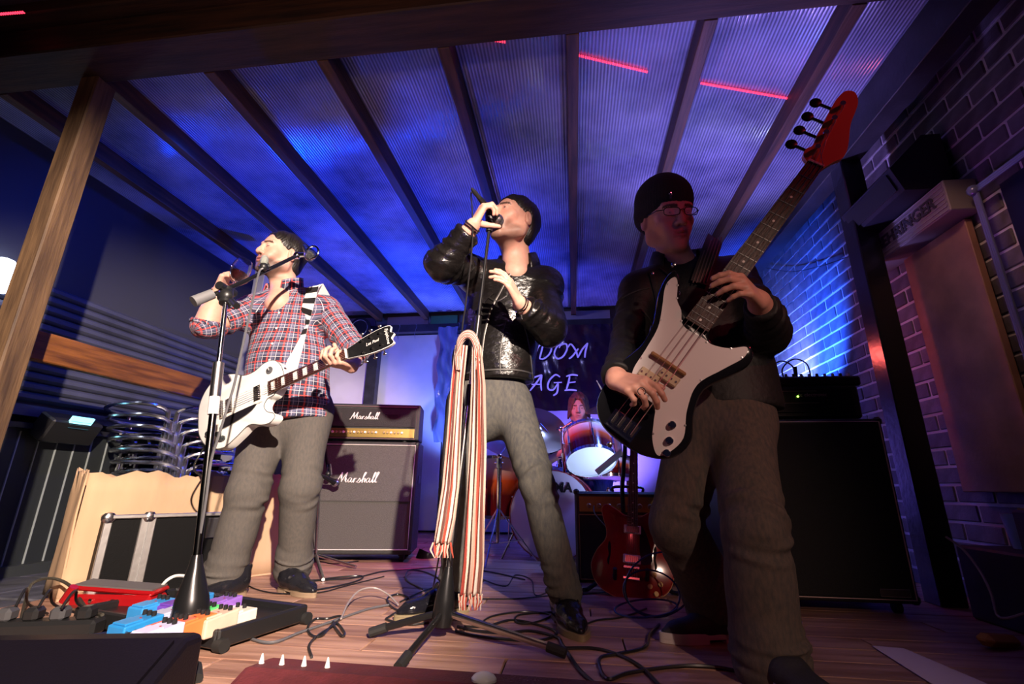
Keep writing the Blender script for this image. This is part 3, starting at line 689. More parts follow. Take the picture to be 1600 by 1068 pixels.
S1.rc((-1.36,2.15,.72),(-1.40,2.13,1.02),.207,.192,.03,flat=gf,fs=.72,disp=folds((-1.36,2.15,.7),(-1.4,2.13,1.02),.005,3,8)); S1.rc((-1.40,2.13,1.02),(-1.45,2.15,1.25),.192,.185,.04,flat=gf,fs=.66,disp=cr)
S1.rc(g['sA']+[0,0,-.02],g['sB']+[0,0,-.02],.075,.075,.06,disp=cr); S1.rc(g['sA']*.45+g['nb']*.55+[0,.01,-.0],g['sB']*.45+g['nb']*.55+[0,.01,-.0],.062,.062,.06)
S1.rc(g['sA'],g['eA'],.076,.066,.05,disp=folds(g['sA'],g['eA'],.005,4,2,.1,1.2)); S1.rc(g['sB'],g['eB'],.074,.060,.05,disp=folds(g['sB'],g['eB'],.005,4,3,.1,1.2)); S1.rc(g['eB'],g['eB']*.55+g['wB']*.45,.060,.050,.03,disp=folds(g['eB'],g['wB'],.004,4,6))
S1.cut((-1.36,2.1,.748),(.10,0,-1)); 
uA=vn(g['wA']-g['eA']); S1.cut(g['eA']+uA*.02,uA,.004,c=g['eA'],rad=.10)
S1.ell(g['nb']+[0.005,-.045,.045],(.030,.07,.075),hrot((0,1,.3),(0,-.3,1)),.008,'s')
shirt,V=sdf_obj('checked_shirt',S1,.0062,PLAID,G)
uv=[(g['sA'],g['eA'],.07,(0,1,0)),(g['sB'],g['eB'],.068,(0,1,0)),(g['eB'],g['wB'],.05,(0,1,0))]
set_uv(shirt,V,uv,((-1.40,2.14,0),gf,(.20,.14)))
# rolled cuff, collar, buttons
GREYC=mat('collar_grey',(.30,.30,.34),.8); 
collar(g['nb']+[-.012,-.012,.0],shirt,PLAID,r=.080,h=.055,fwd=(-.30,-.95,0),flap=.055,open_=2.45,dz=.040)
collar(g['nb']+[-.012,-.012,.0],shirt,GREYC,r=.0785,h=.052,fwd=(-.30,-.95,0),flap=.0,open_=2.40,out=.002,name='collar_lining',dz=.040)
b=MB()
for i in range(6):
    x=-1.425+.008*i; z=1.27-i*.085; q=surf(shirt,x,z,off=.002)
    if q is not None: MB().lathe([(.0055,0),(.0055,.003),(.0,.003)],10,M=zframe(q,(0,-1,0))).obj('button',WHITE,shirt,world=True)
for i,(w1,r) in enumerate(((g['eA']+uA*.010,.061),)):
    MB().tube([w1+ (np.array(zframe((0,0,0),uA))[:3,:3]@np.array([math.cos(a)*r,math.sin(a)*r,.004*math.sin(3*a)])) for a in np.linspace(0,6.283,25)[:-1]],(.012,.012) and .012,8,True).obj('rolled_cuff',PLAID,shirt,world=True)
cu=[o for o in shirt.children if o.name.startswith('rolled_cuff')][0]; vv=np.array([v.co for v in cu.data.vertices]); at=cu.data.attributes.new('cloth','FLOAT2','POINT'); at.data.foreach_set('vector',np.stack([vv[:,0],vv[:,2]+vv[:,1]],1).astype(np.float32).ravel())
GJ=denim('grey_denim',(.085,.080,.076),'#5e5954',40)
S2=Sdf(); legs(S2,(g['hipA'],g['hipB']),(g['kA'],g['kB']),(g['aA'],g['aB']),(.104,.084,.076),seed=11,amp=.0085,pel=((-1.365,2.16,.86),(-1.37,2.16,.80)),pr=(.165,.17),fwd=gf)
sdf_obj('grey_jeans',S2,.0065,GJ,G)
BOOT=leather('black_boot_leather',(.012,.012,.016),.22); SOLE=mat('stacked_sole',(.28,.20,.13),.6)
shoe(G,np.array([-1.44,2.12,0]),PZ(308,944,0),BOOT,SOLE,shaft=.13)
shoe(G,np.array([-1.32,2.22,0]),PZ(493,934,0),BOOT,SOLE,shaft=.13)
MB().tube([g['wA']+ (np.array(zframe((0,0,0),uA))[:3,:3]@np.array([math.cos(a)*.031,math.sin(a)*.031,0])) for a in np.linspace(0,6.283,19)[:-1]],.004,6,True).obj('bracelet',mat('bead_brass',(.4,.25,.08),.35,.8),G,world=True)
# ---------------------------------------------------------------- the singer in the leather jacket
Sg=thing('person','man in black leather jacket and faded jeans singing into a raised microphone','person',(-.3,1.93,0))
sH=Head(P(803,347,1.88),(-.60,-.74,.24),(.10,.2,.95),1.08,eye=.75,mouth=.5,beard=.5)
s_=dict(nb=P(808,412,1.97),sA=P(738,424,1.95),eA=P(692,414,1.73),wA=P(739,352,1.64),sB=P(853,442,1.99),eB=P(858,514,1.84),wB=P(812,474,1.70),
 hipA=P(730,632,1.99),hipB=P(800,632,1.98),kA=P(711,768,1.94),kB=P(840,757,1.83),aA=P(710,915,1.99),aB=P(880,915,1.89))
for k in s_: s_[k]=np.array(s_[k],float)
sf=vn(-.12,-1,0); sp0,sp1,sp2=P(766,612,1.98),P(772,560,1.98),P(792,470,1.98)
Sb=Sdf(); Sb.rc(sp0,sp1,.12,.115,.03,flat=sf,fs=.7); Sb.rc(sp1,sp2,.115,.13,.03,flat=sf,fs=.65); Sb.rc(s_['sA'],s_['sB'],.05,.05,.05); Sb.rc(s_['nb'],sH.w(0,-.02,-.05),.052,.05,.03)
Sb.rc(s_['sA'],s_['eA'],.045,.038); Sb.rc(s_['eA'],s_['wA'],.04,.028); Sb.rc(s_['sB'],s_['eB'],.045,.038); Sb.rc(s_['eB'],s_['wB'],.04,.028)
for a,b,c in (('hipA','kA','aA'),('hipB','kB','aB')): Sb.rc(s_[a],s_[b],.065,.045); Sb.rc(s_[b],s_[c],.045,.035)
coarse=Sb.mesh(.011)
Sh=Sdf(); sH.ops(Sh,neck=s_['nb']); Sh.rc(s_['nb']+[0,-.02,0],s_['nb']+[.0,-.06,-.08],.055,.06,.04); headm=Sh.mesh(.0034)
Sa=Sdf(); hand_ops(Sa,s_['wA'],P(757,320,1.63)-s_['wA'],(.85,.45,.1),(0,.9,-.3),per=[(.7,1.0,.7),(.75,1.05,.7),(.8,1.05,.7),(.9,1.1,.7)],tdir=(.75,.35,-.05),thumb=(.25,.2),spread=.03)
Sa.rc(s_['wA']*.75+s_['eA']*.25,s_['wA'],.036,.029,.01); a1=Sa.mesh(.0031)
Sc=Sdf(); hand_ops(Sc,s_['wB'],P(783,418,1.62)-s_['wB'],(-.80,-.1,.25),(.1,.2,.9),per=[(.25,.35,.3),(.35,.4,.3),(.45,.45,.35),(.35,.35,.3)],spread=.16,tdir=(-.35,.55,.8),thumb=(.2,.2))
Sc.rc(s_['wB']*.75+s_['eB']*.25,s_['wB'],.036,.029,.01); a2=Sc.mesh(.0031)
body_obj(Sg,[coarse,headm,a1,a2],sH,(.60,.34,.26)); eyes(sH,Sg,(.10,.06,.03),look=(-.25,1,.15))
MB().box(sH.w(0,.080,-.066),(.024,.006,.005),M=None).obj('teeth',mat('teeth',(.75,.72,.66),.3),Sg,world=True)
hair_sdf(sH,Sg,(.008,.006,.006),seed=4,back=-.085,top=.003)
LEA=mat('black_leather',(.007,.006,.006),.29,bump=.6,bscale=20,noise=.2,nscale=20,spec=.38,stretch=(1,1,1.6))
LEA.node_tree.nodes['Bump'].inputs['Distance'].default_value=.012
S1=Sdf(); cr=crumple(.005,19,9)
S1.rc(sp0+[0,0,-.0],sp1,.180,.172,.03,flat=sf,fs=.70,disp=cr); S1.rc(sp1,sp2,.172,.178,.04,flat=sf,fs=.68,disp=add(folds(sp1,sp2,.004,3,7,0,1.,1.),cr))
S1.rc(s_['sA']+[0,0,-.02],s_['sB']+[0,0,-.02],.068,.070,.06,disp=cr); S1.rc(s_['sA']*.45+s_['nb']*.55+[0,.01,-.03],s_['sB']*.45+s_['nb']*.55+[0,.01,-.03],.058,.058,.05)
for a,b,c,sd in (('sA','eA','wA',1),('sB','eB','wB',5)):
    S1.rc(s_[a],s_[b],.074,.070,.04,disp=add(folds(s_[a],s_[b],.006,4,sd,.2,1.2,2.4),crumple(.004,30,sd))); S1.rc(s_[b],s_[c],.070,.048,.03,disp=add(folds(s_[b],s_[c],.006,5,sd+1,-.2,1.,2.4),crumple(.004,30,sd+3)))
    u=vn(s_[c]-s_[b]); S1.cut(s_[c]-u*.030,u,.004,c=s_[c],rad=.075)
S1.cut(P(770,592,1.9),(0,0,-1))
S1.ell(s_['nb']+[-.01,-.05,.05],(.050,.080,.10),hrot((0,1,.4),(0,-.4,1)),.01,'s')
jk,V=sdf_obj('leather_jacket',S1,.0062,LEA,Sg)
# jacket details: hem band, collar, zip, seams, cuffs, lapel
collar(s_['nb']+[0,.01,-.005],jk,LEA,r=.076,h=.055,fwd=(-.1,-1,0),flap=.08,open_=2.35,out=.030,dz=.040)
def on(o,pts,r,name,m,parent,off=.003,n=6,y0=.2,step=6,flat=None):
    q=[]
    for x,z in catmull([(a,b) for a,b in pts],step):
        p=surf(o,x,z,y0,off)
        if p is not None: q.append(p)
    if len(q)>2: return MB().tube(q,[r]*len(q) if not hasattr(r,'__len__') else [r]*len(q),n,flat=flat or (0,1,0)).obj(name,m,parent,world=True)
PX_=lambda px,py,y=1.86:(P(px,py,y)[0],P(px,py,y)[2])
SEAM=mat('seam_thread',(.03,.028,.027),.5); ZIP=mat('zip_metal',(.10,.095,.09),.4,1)
on(jk,[PX_(797,428),PX_(782,455),PX_(768,480),PX_(757,520),PX_(753,560),PX_(752,588)],(.0025,.0055),'zip',ZIP,jk)
on(jk,[PX_(770,455),PX_(752,470),PX_(748,500)],(.003,.012),'lapel',LEA,jk,.006)
on(jk,[PX_(792,500),PX_(783,540),PX_(782,585)],(.002,.003),'seam',SEAM,jk)
on(jk,[PX_(818,500),PX_(826,540),PX_(830,585)],(.002,.003),'seam',SEAM,jk)
on(jk,[PX_(706,584),PX_(740,580),PX_(780,578),PX_(815,577),PX_(834,578)],(.002,.004),'hem_seam',SEAM,jk)
on(jk,[PX_(762,462),PX_(776,470),PX_(792,462)],(.002,.004),'chest_zip',ZIP,jk)
FJ=denim('faded_denim',(.062,.062,.064),'#5a5852',30)
S2=Sdf(); legs(S2,(s_['hipA'],s_['hipB']),(s_['kA'],s_['kB']),(s_['aA'],s_['aB']),(.090,.062,.057),seed=21,amp=.0075,pel=(P(764,603,1.98),P(764,632,1.98)),pr=(.150,.150),fwd=sf,fs=.68,gap=.05)
sdf_obj('faded_jeans',S2,.0062,FJ,Sg)
SHOE=leather('polished_black_leather',(.008,.008,.012),.12); SS=mat('worn_sole',(.20,.16,.09),.6)
def strap_(o,T,M,k):
    MB().tube(catmull([T(.13,-.042,.04),T(.125,-.03,.085),T(.12,.0,.102),T(.125,.03,.085),T(.13,.042,.04)],5),[(.003,.012)]*21,6,flat=(1,0,0)).obj('strap',SHOE,o,world=True)
    MB().box(T(.128,.036,.070),(.012,.006,.016)).obj('buckle',CHROME,o,world=True)
shoe(Sg,np.array([-.065,1.98,0]),PZ(911,1004,0),SHOE,SS,shaft=.10,name='shoe',detail=strap_,wd=1.05)
shoe(Sg,np.array([-.43,2.01,0]),PZ(614,970,0),SHOE,SS,shaft=.10,name='shoe',detail=strap_)
for w_,u in (('wA','eA'),('wB','eB')):
    ax=vn(s_[w_]-s_[u]); M=np.array(zframe(s_[w_]-ax*.012,ax))
    for q,rr in ((0,.033),(.011,.034)): MB().tube([(M@np.array([math.cos(a)*rr,math.sin(a)*rr,q+.003*math.sin(2*a),1]))[:3] for a in np.linspace(0,6.283,25)[:-1]],.0028,6,True).obj('bracelet',CHROME if q==0 else BLACK,Sg,world=True)
# ---------------------------------------------------------------- the bass player
Bp=thing('person','man in black knitted hat, glasses and black jacket playing a bass','person',(.45,1.55,0))
bH=Head(P(1041,338,1.56),(.28,-.90,-.36),(-.05,-.25,1),1.06,eye=.35,jaw=1.0)
b_=dict(nb=P(1062,412,1.64),sA=P(1000,452,1.63),eA=P(978,546,1.55),wA=P(962,593,1.34),sB=P(1146,428,1.68),eB=P(1200,520,1.50),wB=P(1186,470,1.31),
 hipA=P(1092,664,1.64),hipB=P(1158,664,1.58),kA=P(1055,818,1.60),kB=P(1180,828,1.42),aA=P(1118,950,1.84),aB=P(1203,1022,1.45))
for k in b_: b_[k]=np.array(b_[k],float)
bf=vn(-.1,-1,0); bp0,bp1,bp2=P(1136,640,1.62),P(1120,570,1.63),P(1080,470,1.66)
Sb=Sdf(); Sb.rc(bp0,bp1,.12,.115,.03,flat=bf,fs=.7); Sb.rc(bp1,bp2,.115,.13,.03,flat=bf,fs=.65); Sb.rc(b_['sA'],b_['sB'],.05,.05,.05); Sb.rc(b_['nb'],bH.w(0,-.02,-.05),.052,.05,.03)
for a,b,c in (('sA','eA','wA'),('sB','eB','wB')): Sb.rc(b_[a],b_[b],.045,.038); Sb.rc(b_[b],b_[c],.038,.028)
for a,b,c in (('hipA','kA','aA'),('hipB','kB','aB')): Sb.rc(b_[a],b_[b],.065,.045); Sb.rc(b_[b],b_[c],.045,.035)
coarse=Sb.mesh(.011)
Sh=Sdf(); bH.ops(Sh,neck=b_['nb']); headm=Sh.mesh(.0030)
Sa=Sdf(); hand_ops(Sa,b_['wA'],P(1008,606,1.25)-b_['wA'],(.1,.75,-.5),(.3,.1,.9),per=[(.4,.6,.4),(.55,.8,.5),(.75,1.0,.6),(.95,1.1,.6)],tdir=(.85,-.1,-.15),thumb=(.15,.15),spread=.05)
Sa.rc(b_['wA']*.75+b_['eA']*.25,b_['wA'],.036,.030,.01); a1=Sa.mesh(.0028)
Sc=Sdf(); hand_ops(Sc,b_['wB'],P(1148,428,1.20)-b_['wB'],(-.35,.75,-.35),(.5,.1,.8),per=[(.45,.6,.3),(.5,.65,.35),(.55,.7,.4),(.6,.75,.4)],tdir=(-.45,.75,.5),thumb=(.2,.2),spread=.10,s=1.02)
Sc.rc(b_['wB']*.75+b_['eB']*.25,b_['wB'],.038,.030,.01); a2=Sc.mesh(.0028)
body_obj(Bp,[coarse,headm,a1,a2],bH,(.60,.32,.25)); eyes(bH,Bp,(.06,.05,.04),look=(.1,1,-.5))
MB().tube([b_['wA']+vn(P(1008,606,1.25)-b_['wA'])*.105+np.array([0,0,-.012])+np.array([.010*math.cos(a),.0,.010*math.sin(a)]) for a in np.linspace(0,6.283,15)[:-1]],.0022,6,True).obj('ring',CHROME,Bp,world=True)
# hat
def ribs(q,P):
    an=np.arctan2(q[...,0],q[...,1]); fade=np.clip(1-(q[...,2]-.04)/.05,.15,1)
    return -.0022*np.abs(np.sin(an*30))*fade+.0006*np.sin(q[...,2]*700)
S1=Sdf(); R=bH.R; S1.ell(bH.w(0,-.020,.052),np.array((.092,.112,.096))*bH.sc,R,.01,disp=ribs); S1.ell(bH.w(0,-.035,.005),np.array((.090,.098,.07))*bH.sc,R,.02,disp=ribs)
S1.ell(bH.w(0,.06,-.115),np.array((.2,.13,.132))*bH.sc,R,.006,'s'); S1.cut(bH.w(0,-.06,-.058),-R[:,2]+R[:,1]*.15,.006)
hat,_=sdf_obj('knitted_hat',S1,.0030,mat('black_knit',(.010,.010,.011),.95,bump=.5,bscale=300),Bp)
hp=bH.w(.030,.085,.056); h_=bH.R[:,1]
bb=MB(); bb.lathe([(0,.004),(.005,.003),(.006,0)],10,M=zframe(hp+h_*.004,h_)); bb.box((0,-.012,.002),(.008,.010,.004),M=zframe(hp+h_*.004,h_)); bb.box((0,-.005,.003),(.012,.003,.003),M=zframe(hp+h_*.004,h_)); bb.obj('metal_badge',CHROME,hat,world=True)
# glasses
GF=mat('spectacle_frame',(.05,.04,.045),.25,.7)
M=np.eye(4); M[:3,:3]=bH.R*bH.sc; M[:3,3]=bH.w(0,.108,-.002); M=Matrix(M.tolist())   # x right, y fwd, z up
gl=MB()
rim=lambda x:[(x+.025*sgn(math.cos(a))*abs(math.cos(a))**.6,-.012*abs(x+.025*math.cos(a))/.06,.0125*sgn(math.sin(a))*abs(math.sin(a))**.6) for a in np.linspace(0,6.283,25)[:-1]]
sgn=lambda v:1 if v>=0 else -1
for x in (-.033,.033): gl.tube(rim(x),.0014,6,True,M=M)
gl.tube([(-.008,0,.003),(0,.003,.006),(.008,0,.003)],.0014,6,M=M)
for x in (-1,1): gl.tube([(x*.058,-.014,.006),(x*.074,-.03,.006),(x*.080,-.11,-.002),(x*.078,-.125,-.02)],.0017,6,M=M)
glo=gl.obj('spectacles',GF,Bp,world=True)
for x in (-.033,.033):
    MB().add([q for q in rim(x)],[tuple(range(24))],M).obj('lens',mat('lens_glass',(.9,.9,.95),.05,alpha=.22,spec=.8),glo,world=True)
# jacket
JB=leather('black_jacket_cloth',(.008,.007,.008),.62)
S1=Sdf(); cr=crumple(.004,17,19)
S1.rc(bp0+[0,0,.02],bp1,.165,.165,.03,flat=bf,fs=.70,disp=cr); S1.rc(bp1,bp2,.165,.172,.04,flat=bf,fs=.68,disp=add(folds(bp1,bp2,.004,3,17,0,1.,1.),cr))
S1.rc(b_['sA']+[0,0,-.02],b_['sB']+[0,0,-.02],.070,.070,.06,disp=cr); S1.rc(b_['sA']*.45+b_['nb']*.55+[0,.01,-.02],b_['sB']*.45+b_['nb']*.55+[0,.01,-.02],.060,.060,.05)
for a,b,c,sd in (('sA','eA','wA',31),('sB','eB','wB',35)):
    S1.rc(b_[a],b_[b],.068,.060 if sd==35 else .056,.04,disp=add(folds(b_[a],b_[b],.005,4,sd,.2,1.2,2.4),crumple(.003,30,sd))); S1.rc(b_[b],b_[c],.062 if sd==35 else .056,.045,.03,disp=add(folds(b_[b],b_[c],.006,5,sd+1,-.2,1.,2.4),crumple(.003,30,sd+3)))
    u=vn(b_[c]-b_[b]); S1.cut(b_[c]-u*.022,u,.004,c=b_[c],rad=.07)
S1.cut(P(1130,628,1.5),(-.05,0,-1))
S1.ell(b_['nb']+[-.01,-.05,.05],(.045,.07,.09),hrot((0,1,.4),(0,-.4,1)),.01,'s')
bj,_=sdf_obj('black_jacket',S1,.006,JB,Bp)
collar(b_['nb']+[0,.01,.0],bj,JB,r=.078,h=.060,fwd=(-.05,-1,0),flap=.08,open_=2.45,out=.030,dz=.035)
B_=lambda px,py:(P(px,py,1.5)[0],P(px,py,1.5)[2])
on(bj,[B_(1022,412),B_(1028,440),B_(1040,480),B_(1046,505)],(.004,.011),'placket',JB,bj,.005)
on(bj,[B_(1036,404),B_(1058,430),B_(1062,460),B_(1052,485)],(.002,.004),'zip',ZIP,bj,.004)
on(bj,[B_(975,455),B_(1000,445),B_(1018,440)],(.002,.003),'seam',SEAM,bj); on(bj,[B_(1005,480),B_(1030,500),B_(1040,520)],(.002,.003),'seam',SEAM,bj)
for px,py in ((1038,450),(1066,450),(1024,416)):
    q=surf(bj,*B_(px,py),off=.007)
    if q is not None: MB().lathe([(.0065,0),(.0065,.002),(.004,.004),(0,.0045)],12,M=zframe(q,(0,-1,0))).obj('snap_button',CHROME,bj,world=True)
DJ=denim('dark_washed_denim',(.060,.053,.050),'#5a4e47',38)
S2=Sdf(); legs(S2,(b_['hipA'],b_['hipB']),(b_['kA'],b_['kB']),(b_['aA'],b_['aB']),(.094,.080,.086),seed=41,amp=.009,pel=(P(1128,615,1.62),P(1127,660,1.62)),pr=(.150,.152),fwd=bf,fs=.74)
sdf_obj('baggy_jeans',S2,.006,DJ,Bp)
SN=mat('sneaker_canvas',(.015,.014,.018),.7,bump=.4,bscale=200); SW=mat('white_rubber_sole',(.55,.50,.48),.6)
shoe(Bp,np.array([.52,1.80,0]),PZ(1030,1003,0),SN,SW,shaft=.09,name='sneaker',solet=.030)
shoe(Bp,np.array([.455,1.49,0]),np.array([.54,1.215,0]),SN,SW,shaft=.09,name='sneaker',solet=.030)
# ================================================================ INSTRUMENTS
ROSE=wood('rosewood','#2a0f0b','#4a1f16',0,.4,14); MAPLE=mat('lacquered_maple',(.70,.42,.13),.25,coat=.5); NICK=mat('nickel',(.75,.72,.68),.2,1); STR=mat('string_steel',(.7,.68,.65),.3,1)
PEARL=mat('pearl_inlay',(.85,.8,.75),.3)
def guitar_neck(root,u0,u1,w0,w1,z,nfr,scale_end,inl,neckmat,board=ROSE,thick=.021):
    """neck running along local x from u0 (heel) to u1 (nut); the strings' far end is scale_end"""
    b=MB(); V=[];F=[]; n=8
    for k in range(13):
        t=k/12; u=u0+(u1-u0)*t; w_=(w0+(w1-w0)*t)/2
        for j in range(n+1):
            a=math.pi*j/n; V.append((u,w_*math.cos(a),z-thick*math.sin(a)))
    for k in range(12):
        for j in range(n): F.append((k*(n+1)+j,k*(n+1)+j+1,(k+1)*(n+1)+j+1,(k+1)*(n+1)+j))
        F.append((k*(n+1)+n,k*(n+1),(k+1)*(n+1),(k+1)*(n+1)+n))
    F+= [tuple(range(n+1)),tuple(12*(n+1)+j for j in range(n+1))[::-1]]; b.add(V,F); b.obj('neck',neckmat,root)
    e=.055 if w0<.062 else .03
    fb_=MB().prism([(u0-e,-w0/2*1.02),(u1,-w1/2),(u1,w1/2),(u0-e,w0/2*1.02)],z,z+.006).obj('fretboard',board,root)
    L=u1-scale_end
    for i in range(1,nfr+1):
        u=u1-L*(1-2**(-i/12)); 
        if u<u0-e: break
        t=(u-u0)/(u1-u0); w_=w0+(w1-w0)*t; MB().box((u,0,z+.0065),(.002,w_*.98,.0016)).obj('fret',NICK,fb_)
        if i in (3,5,7,9,12,15,17,19,21):
            up=u1-L*(1-2**(-(i-1)/12)); m=(u+up)/2; 
            if inl=='block': MB().prism([(m-.010,-w_*.30),(m+.010,-w_*.33),(m+.010,w_*.33),(m-.010,w_*.30)],z+.006,z+.0066).obj('inlay',PEARL,fb_)
            else: MB().lathe([(.0035,z+.006),(.0035,z+.0068),(0,z+.0068)],10,M=Matrix.Translation((m,0,0))).obj('inlay',PEARL,fb_)
    return fb_
def strings(root,u0,u1,n,sp0,sp1,z0,z1,r):
    for i in range(n):
        t=i/(n-1)-.5; MB().cyl((u0,t*sp0,z0),(u1,t*sp1,z1),r*(1.25-.6*(i/(n-1))),5).obj('string',STR,root)
def knob(root,u,v,z,m,r=.011,h=.014,name='knob'): return MB().lathe([(r,z),(r,z+h*.5),(r*.8,z+h*.55),(r*.78,z+h),(0,z+h)],18,M=Matrix.Translation((u,v,0))).obj(name,m,root)
def humbucker(root,u,v,z,cov):
    p=MB().box((u,v,z+.004),(.042,.088,.010),bev=.003).obj('pickup',mat('pickup_ring',(.75,.74,.70),.35),root); MB().box((u,v,z+.010),(.034,.068,.006),bev=.002).obj('pickup_cover',cov,p)
    for k in range(6): MB().lathe([(.0025,z+.013),(.0025,z+.0145),(0,z+.0145)],8,M=Matrix.Translation((u+.008,v-.025+.01*k,0))).obj('pole_piece',NICK,p)
def gframe(E0,E1,nz): return frame(E0,np.array(E1)-np.array(E0),z=nz)
# ---- white single-cut guitar
E0,E1=P(309,657,1.90),P(617,521,1.735); LP=thing('electric_guitar','white single cutaway electric guitar held by the man in the checked shirt','guitar',M=gframe(E0,E1,(-.08,-1,.10)))
k=np.linalg.norm(E1-E0)/.985; LP.matrix_world=LP.matrix_world@Matrix.Scale(k,4)
lpo=catmull([(0,-.0),(.008,.075),(.05,.137),(.115,.166),(.19,.150),(.25,.118),(.305,.115),(.355,.132),(.405,.128),(.44,.09),(.452,.045),(.45,.024),(.40,-.030),(.365,-.037),(.345,-.062),(.357,-.092),(.388,-.112),(.392,-.132),(.365,-.146),(.325,-.140),(.265,-.118),(.20,-.145),(.13,-.168),(.055,-.140),(.008,-.075)],6,True)
WG=mat('white_lacquer',(.80,.80,.76),.15,coat=.6)
bd=MB().prism(lpo,-.048,0,bev=.006).obj('body',WG,LP)
MB().tube([(x,y,-.003) for x,y in [(a*.999,b*.999) for a,b in lpo]],.0016,4,True).obj('edge_binding',mat('binding_black',(.05,.05,.05),.4),bd)
fbz=.008; fb_=guitar_neck(LP,.44,.765,.056,.043,fbz,22,.137,'block',WG)
humbucker(LP,.178,0,0,NICK); humbucker(LP,.325,0,0,NICK)
MB().box((.137,0,.010),(.012,.080,.010),bev=.002).obj('bridge',NICK,LP); MB().box((.085,0,.010),(.018,.088,.012),bev=.005).obj('tailpiece',NICK,LP)
MB().prism(catmull([(.305,-.042),(.20,-.043),(.155,-.048),(.125,-.075),(.130,-.088),(.20,-.083),(.275,-.068),(.305,-.053)],4,True)[::-1],.004,.0065).obj('pickguard',mat('pickguard_black',(.012,.010,.014),.12,coat=.5),LP)
for u,v in ((.115,-.105),(.065,-.085),(.085,-.138),(.135,-.13)): knob(LP,u,v,0,mat('smoky_knob',(.03,.035,.04),.25),.012,.016)
sw=MB().lathe([(.017,0),(.017,.002),(.006,.002),(.006,.006),(0,.006)],20,M=Matrix.Translation((.385,.085,0))).obj('toggle_switch',mat('switch_ring',(.10,.10,.11),.4),LP); MB().cyl((.385,.085,.004),(.392,.090,.018),.002,6,.003).obj('switch_tip',WHITE,sw)
ho=catmull([(.765,.0215),(.80,.028),(.85,.040),(.93,.047),(.975,.040),(.970,.015),(.985,.0),(.970,-.015),(.975,-.040),(.93,-.047),(.85,-.040),(.80,-.028),(.765,-.0215)],4)
hd=MB().prism([(a,b) for a,b in ho],-.006,.006).obj('headstock',WG,LP)
MB().prism([(a*.997+.002,b*.95) for a,b in ho],.006,.0072).obj('headstock_veneer',mat('veneer_black',(.010,.010,.011),.15,coat=.4),hd)
MB().box((.765,0,.011),(.005,.043,.010)).obj('nut',PEARL,LP)
for i in range(3):
    for s in (-1,1):
        u=.84+i*.042; v=s*.026; t=MB().cyl((u,v,.006),(u,v,.017),.004,10).obj('tuner',NICK,hd); tt=MB(); tt.cyl((u,s*.03,-.004),(u,s*.058,-.004),.0022,6); tt.sphere((u,s*.064,-.004),.0085,10,sc=(1,.7,.6)); tt.obj('tuner_button',NICK,hd)
text('script_lettering','Epiphone',.019,Matrix.Translation((.955,0,.0074))@Matrix.Rotation(-math.pi/2,4,'Z'),PEARL,hd,shear=.25)
text('script_lettering','Les Paul',.018,Matrix.Translation((.885,.001,.0074))@Matrix.Rotation(0,4,'Z'),PEARL,hd,shear=.3)
strings(LP,.09,.766,6,.052,.036,.017,.0165,.0007)
for u,v in ((-.004,0),(.445,.075)): MB().sphere((u,v,-.02),.007,8).obj('strap_button',NICK,LP)
MB().tube(catmull([(.02,-.10,-.03),(-.02,-.14,-.03),(-.03,-.19,-.01),(.0,-.23,.0),(.03,-.26,-.02)],5),.004,6).obj('jack_lead',CABLE,LP)
# ---- strap over the shirt
def ribbon(name,pts,wd,m,parent,side=None,th=.0025,world=True):
    b=MB(); n=len(pts); V=[];F=[]
    for i,p in enumerate(pts):
        p=np.array(p,float); t=vn(np.array(pts[min(i+1,n-1)])-np.array(pts[max(i-1,0)])); sd=vn(np.cross(t,(0,-1,.0))) if side is None else vn(side[i] if hasattr(side[0],'__len__') else side); nn=np.cross(sd,t)
        for a,c in ((-1,-1),(1,-1),(1,1),(-1,1)): V.append(p+sd*wd/2*a+nn*th/2*c)
    for i in range(n-1):
        for j in range(4): F.append((i*4+j,i*4+(j+1)%4,(i+1)*4+(j+1)%4,(i+1)*4+j))
    F+=[(0,1,2,3),tuple((n-1)*4+j for j in (3,2,1,0))]; return b.add(V,F).obj(name,m,parent,world=world)
sp=[]
for t in np.linspace(0,1,37):
    px=489+(449-489)*t; py=449+(598-449)*t
    yy=2.02-.04*math.sin(t*3); a=P(px,py,yy); q=surf(shirt,a[0],a[2],off=.007); 
    if q is None: q=P(px,py,2.05)
    sp.append(P(px,py,q[1]-.004))
ys=np.array([p[1] for p in sp]); ys=np.convolve(np.pad(ys,3,'edge'),np.ones(7)/7,'valid'); sp=[P(489-40*t,449+149*t,y-.006) for t,y in zip(np.linspace(0,1,37),ys)]
sp=[sp[0]+np.array([.01,.10,-.01]),sp[0]+np.array([.004,.045,.018])]+sp
SWH=mat('strap_white',(.75,.74,.72),.6); SBK=mat('strap_black',(.012,.012,.014),.5)
stp=thing('guitar_strap','white strap with black blocks over the shoulder of the checked shirt','strap',sp[20])
ribbon('webbing',sp,.062,SWH,stp)
for i in range(5): seg=sp[2+i*4:2+i*4+3]; ribbon('black_block',[p+np.array([0,-.0025,0]) for p in seg],.063,SBK,stp)
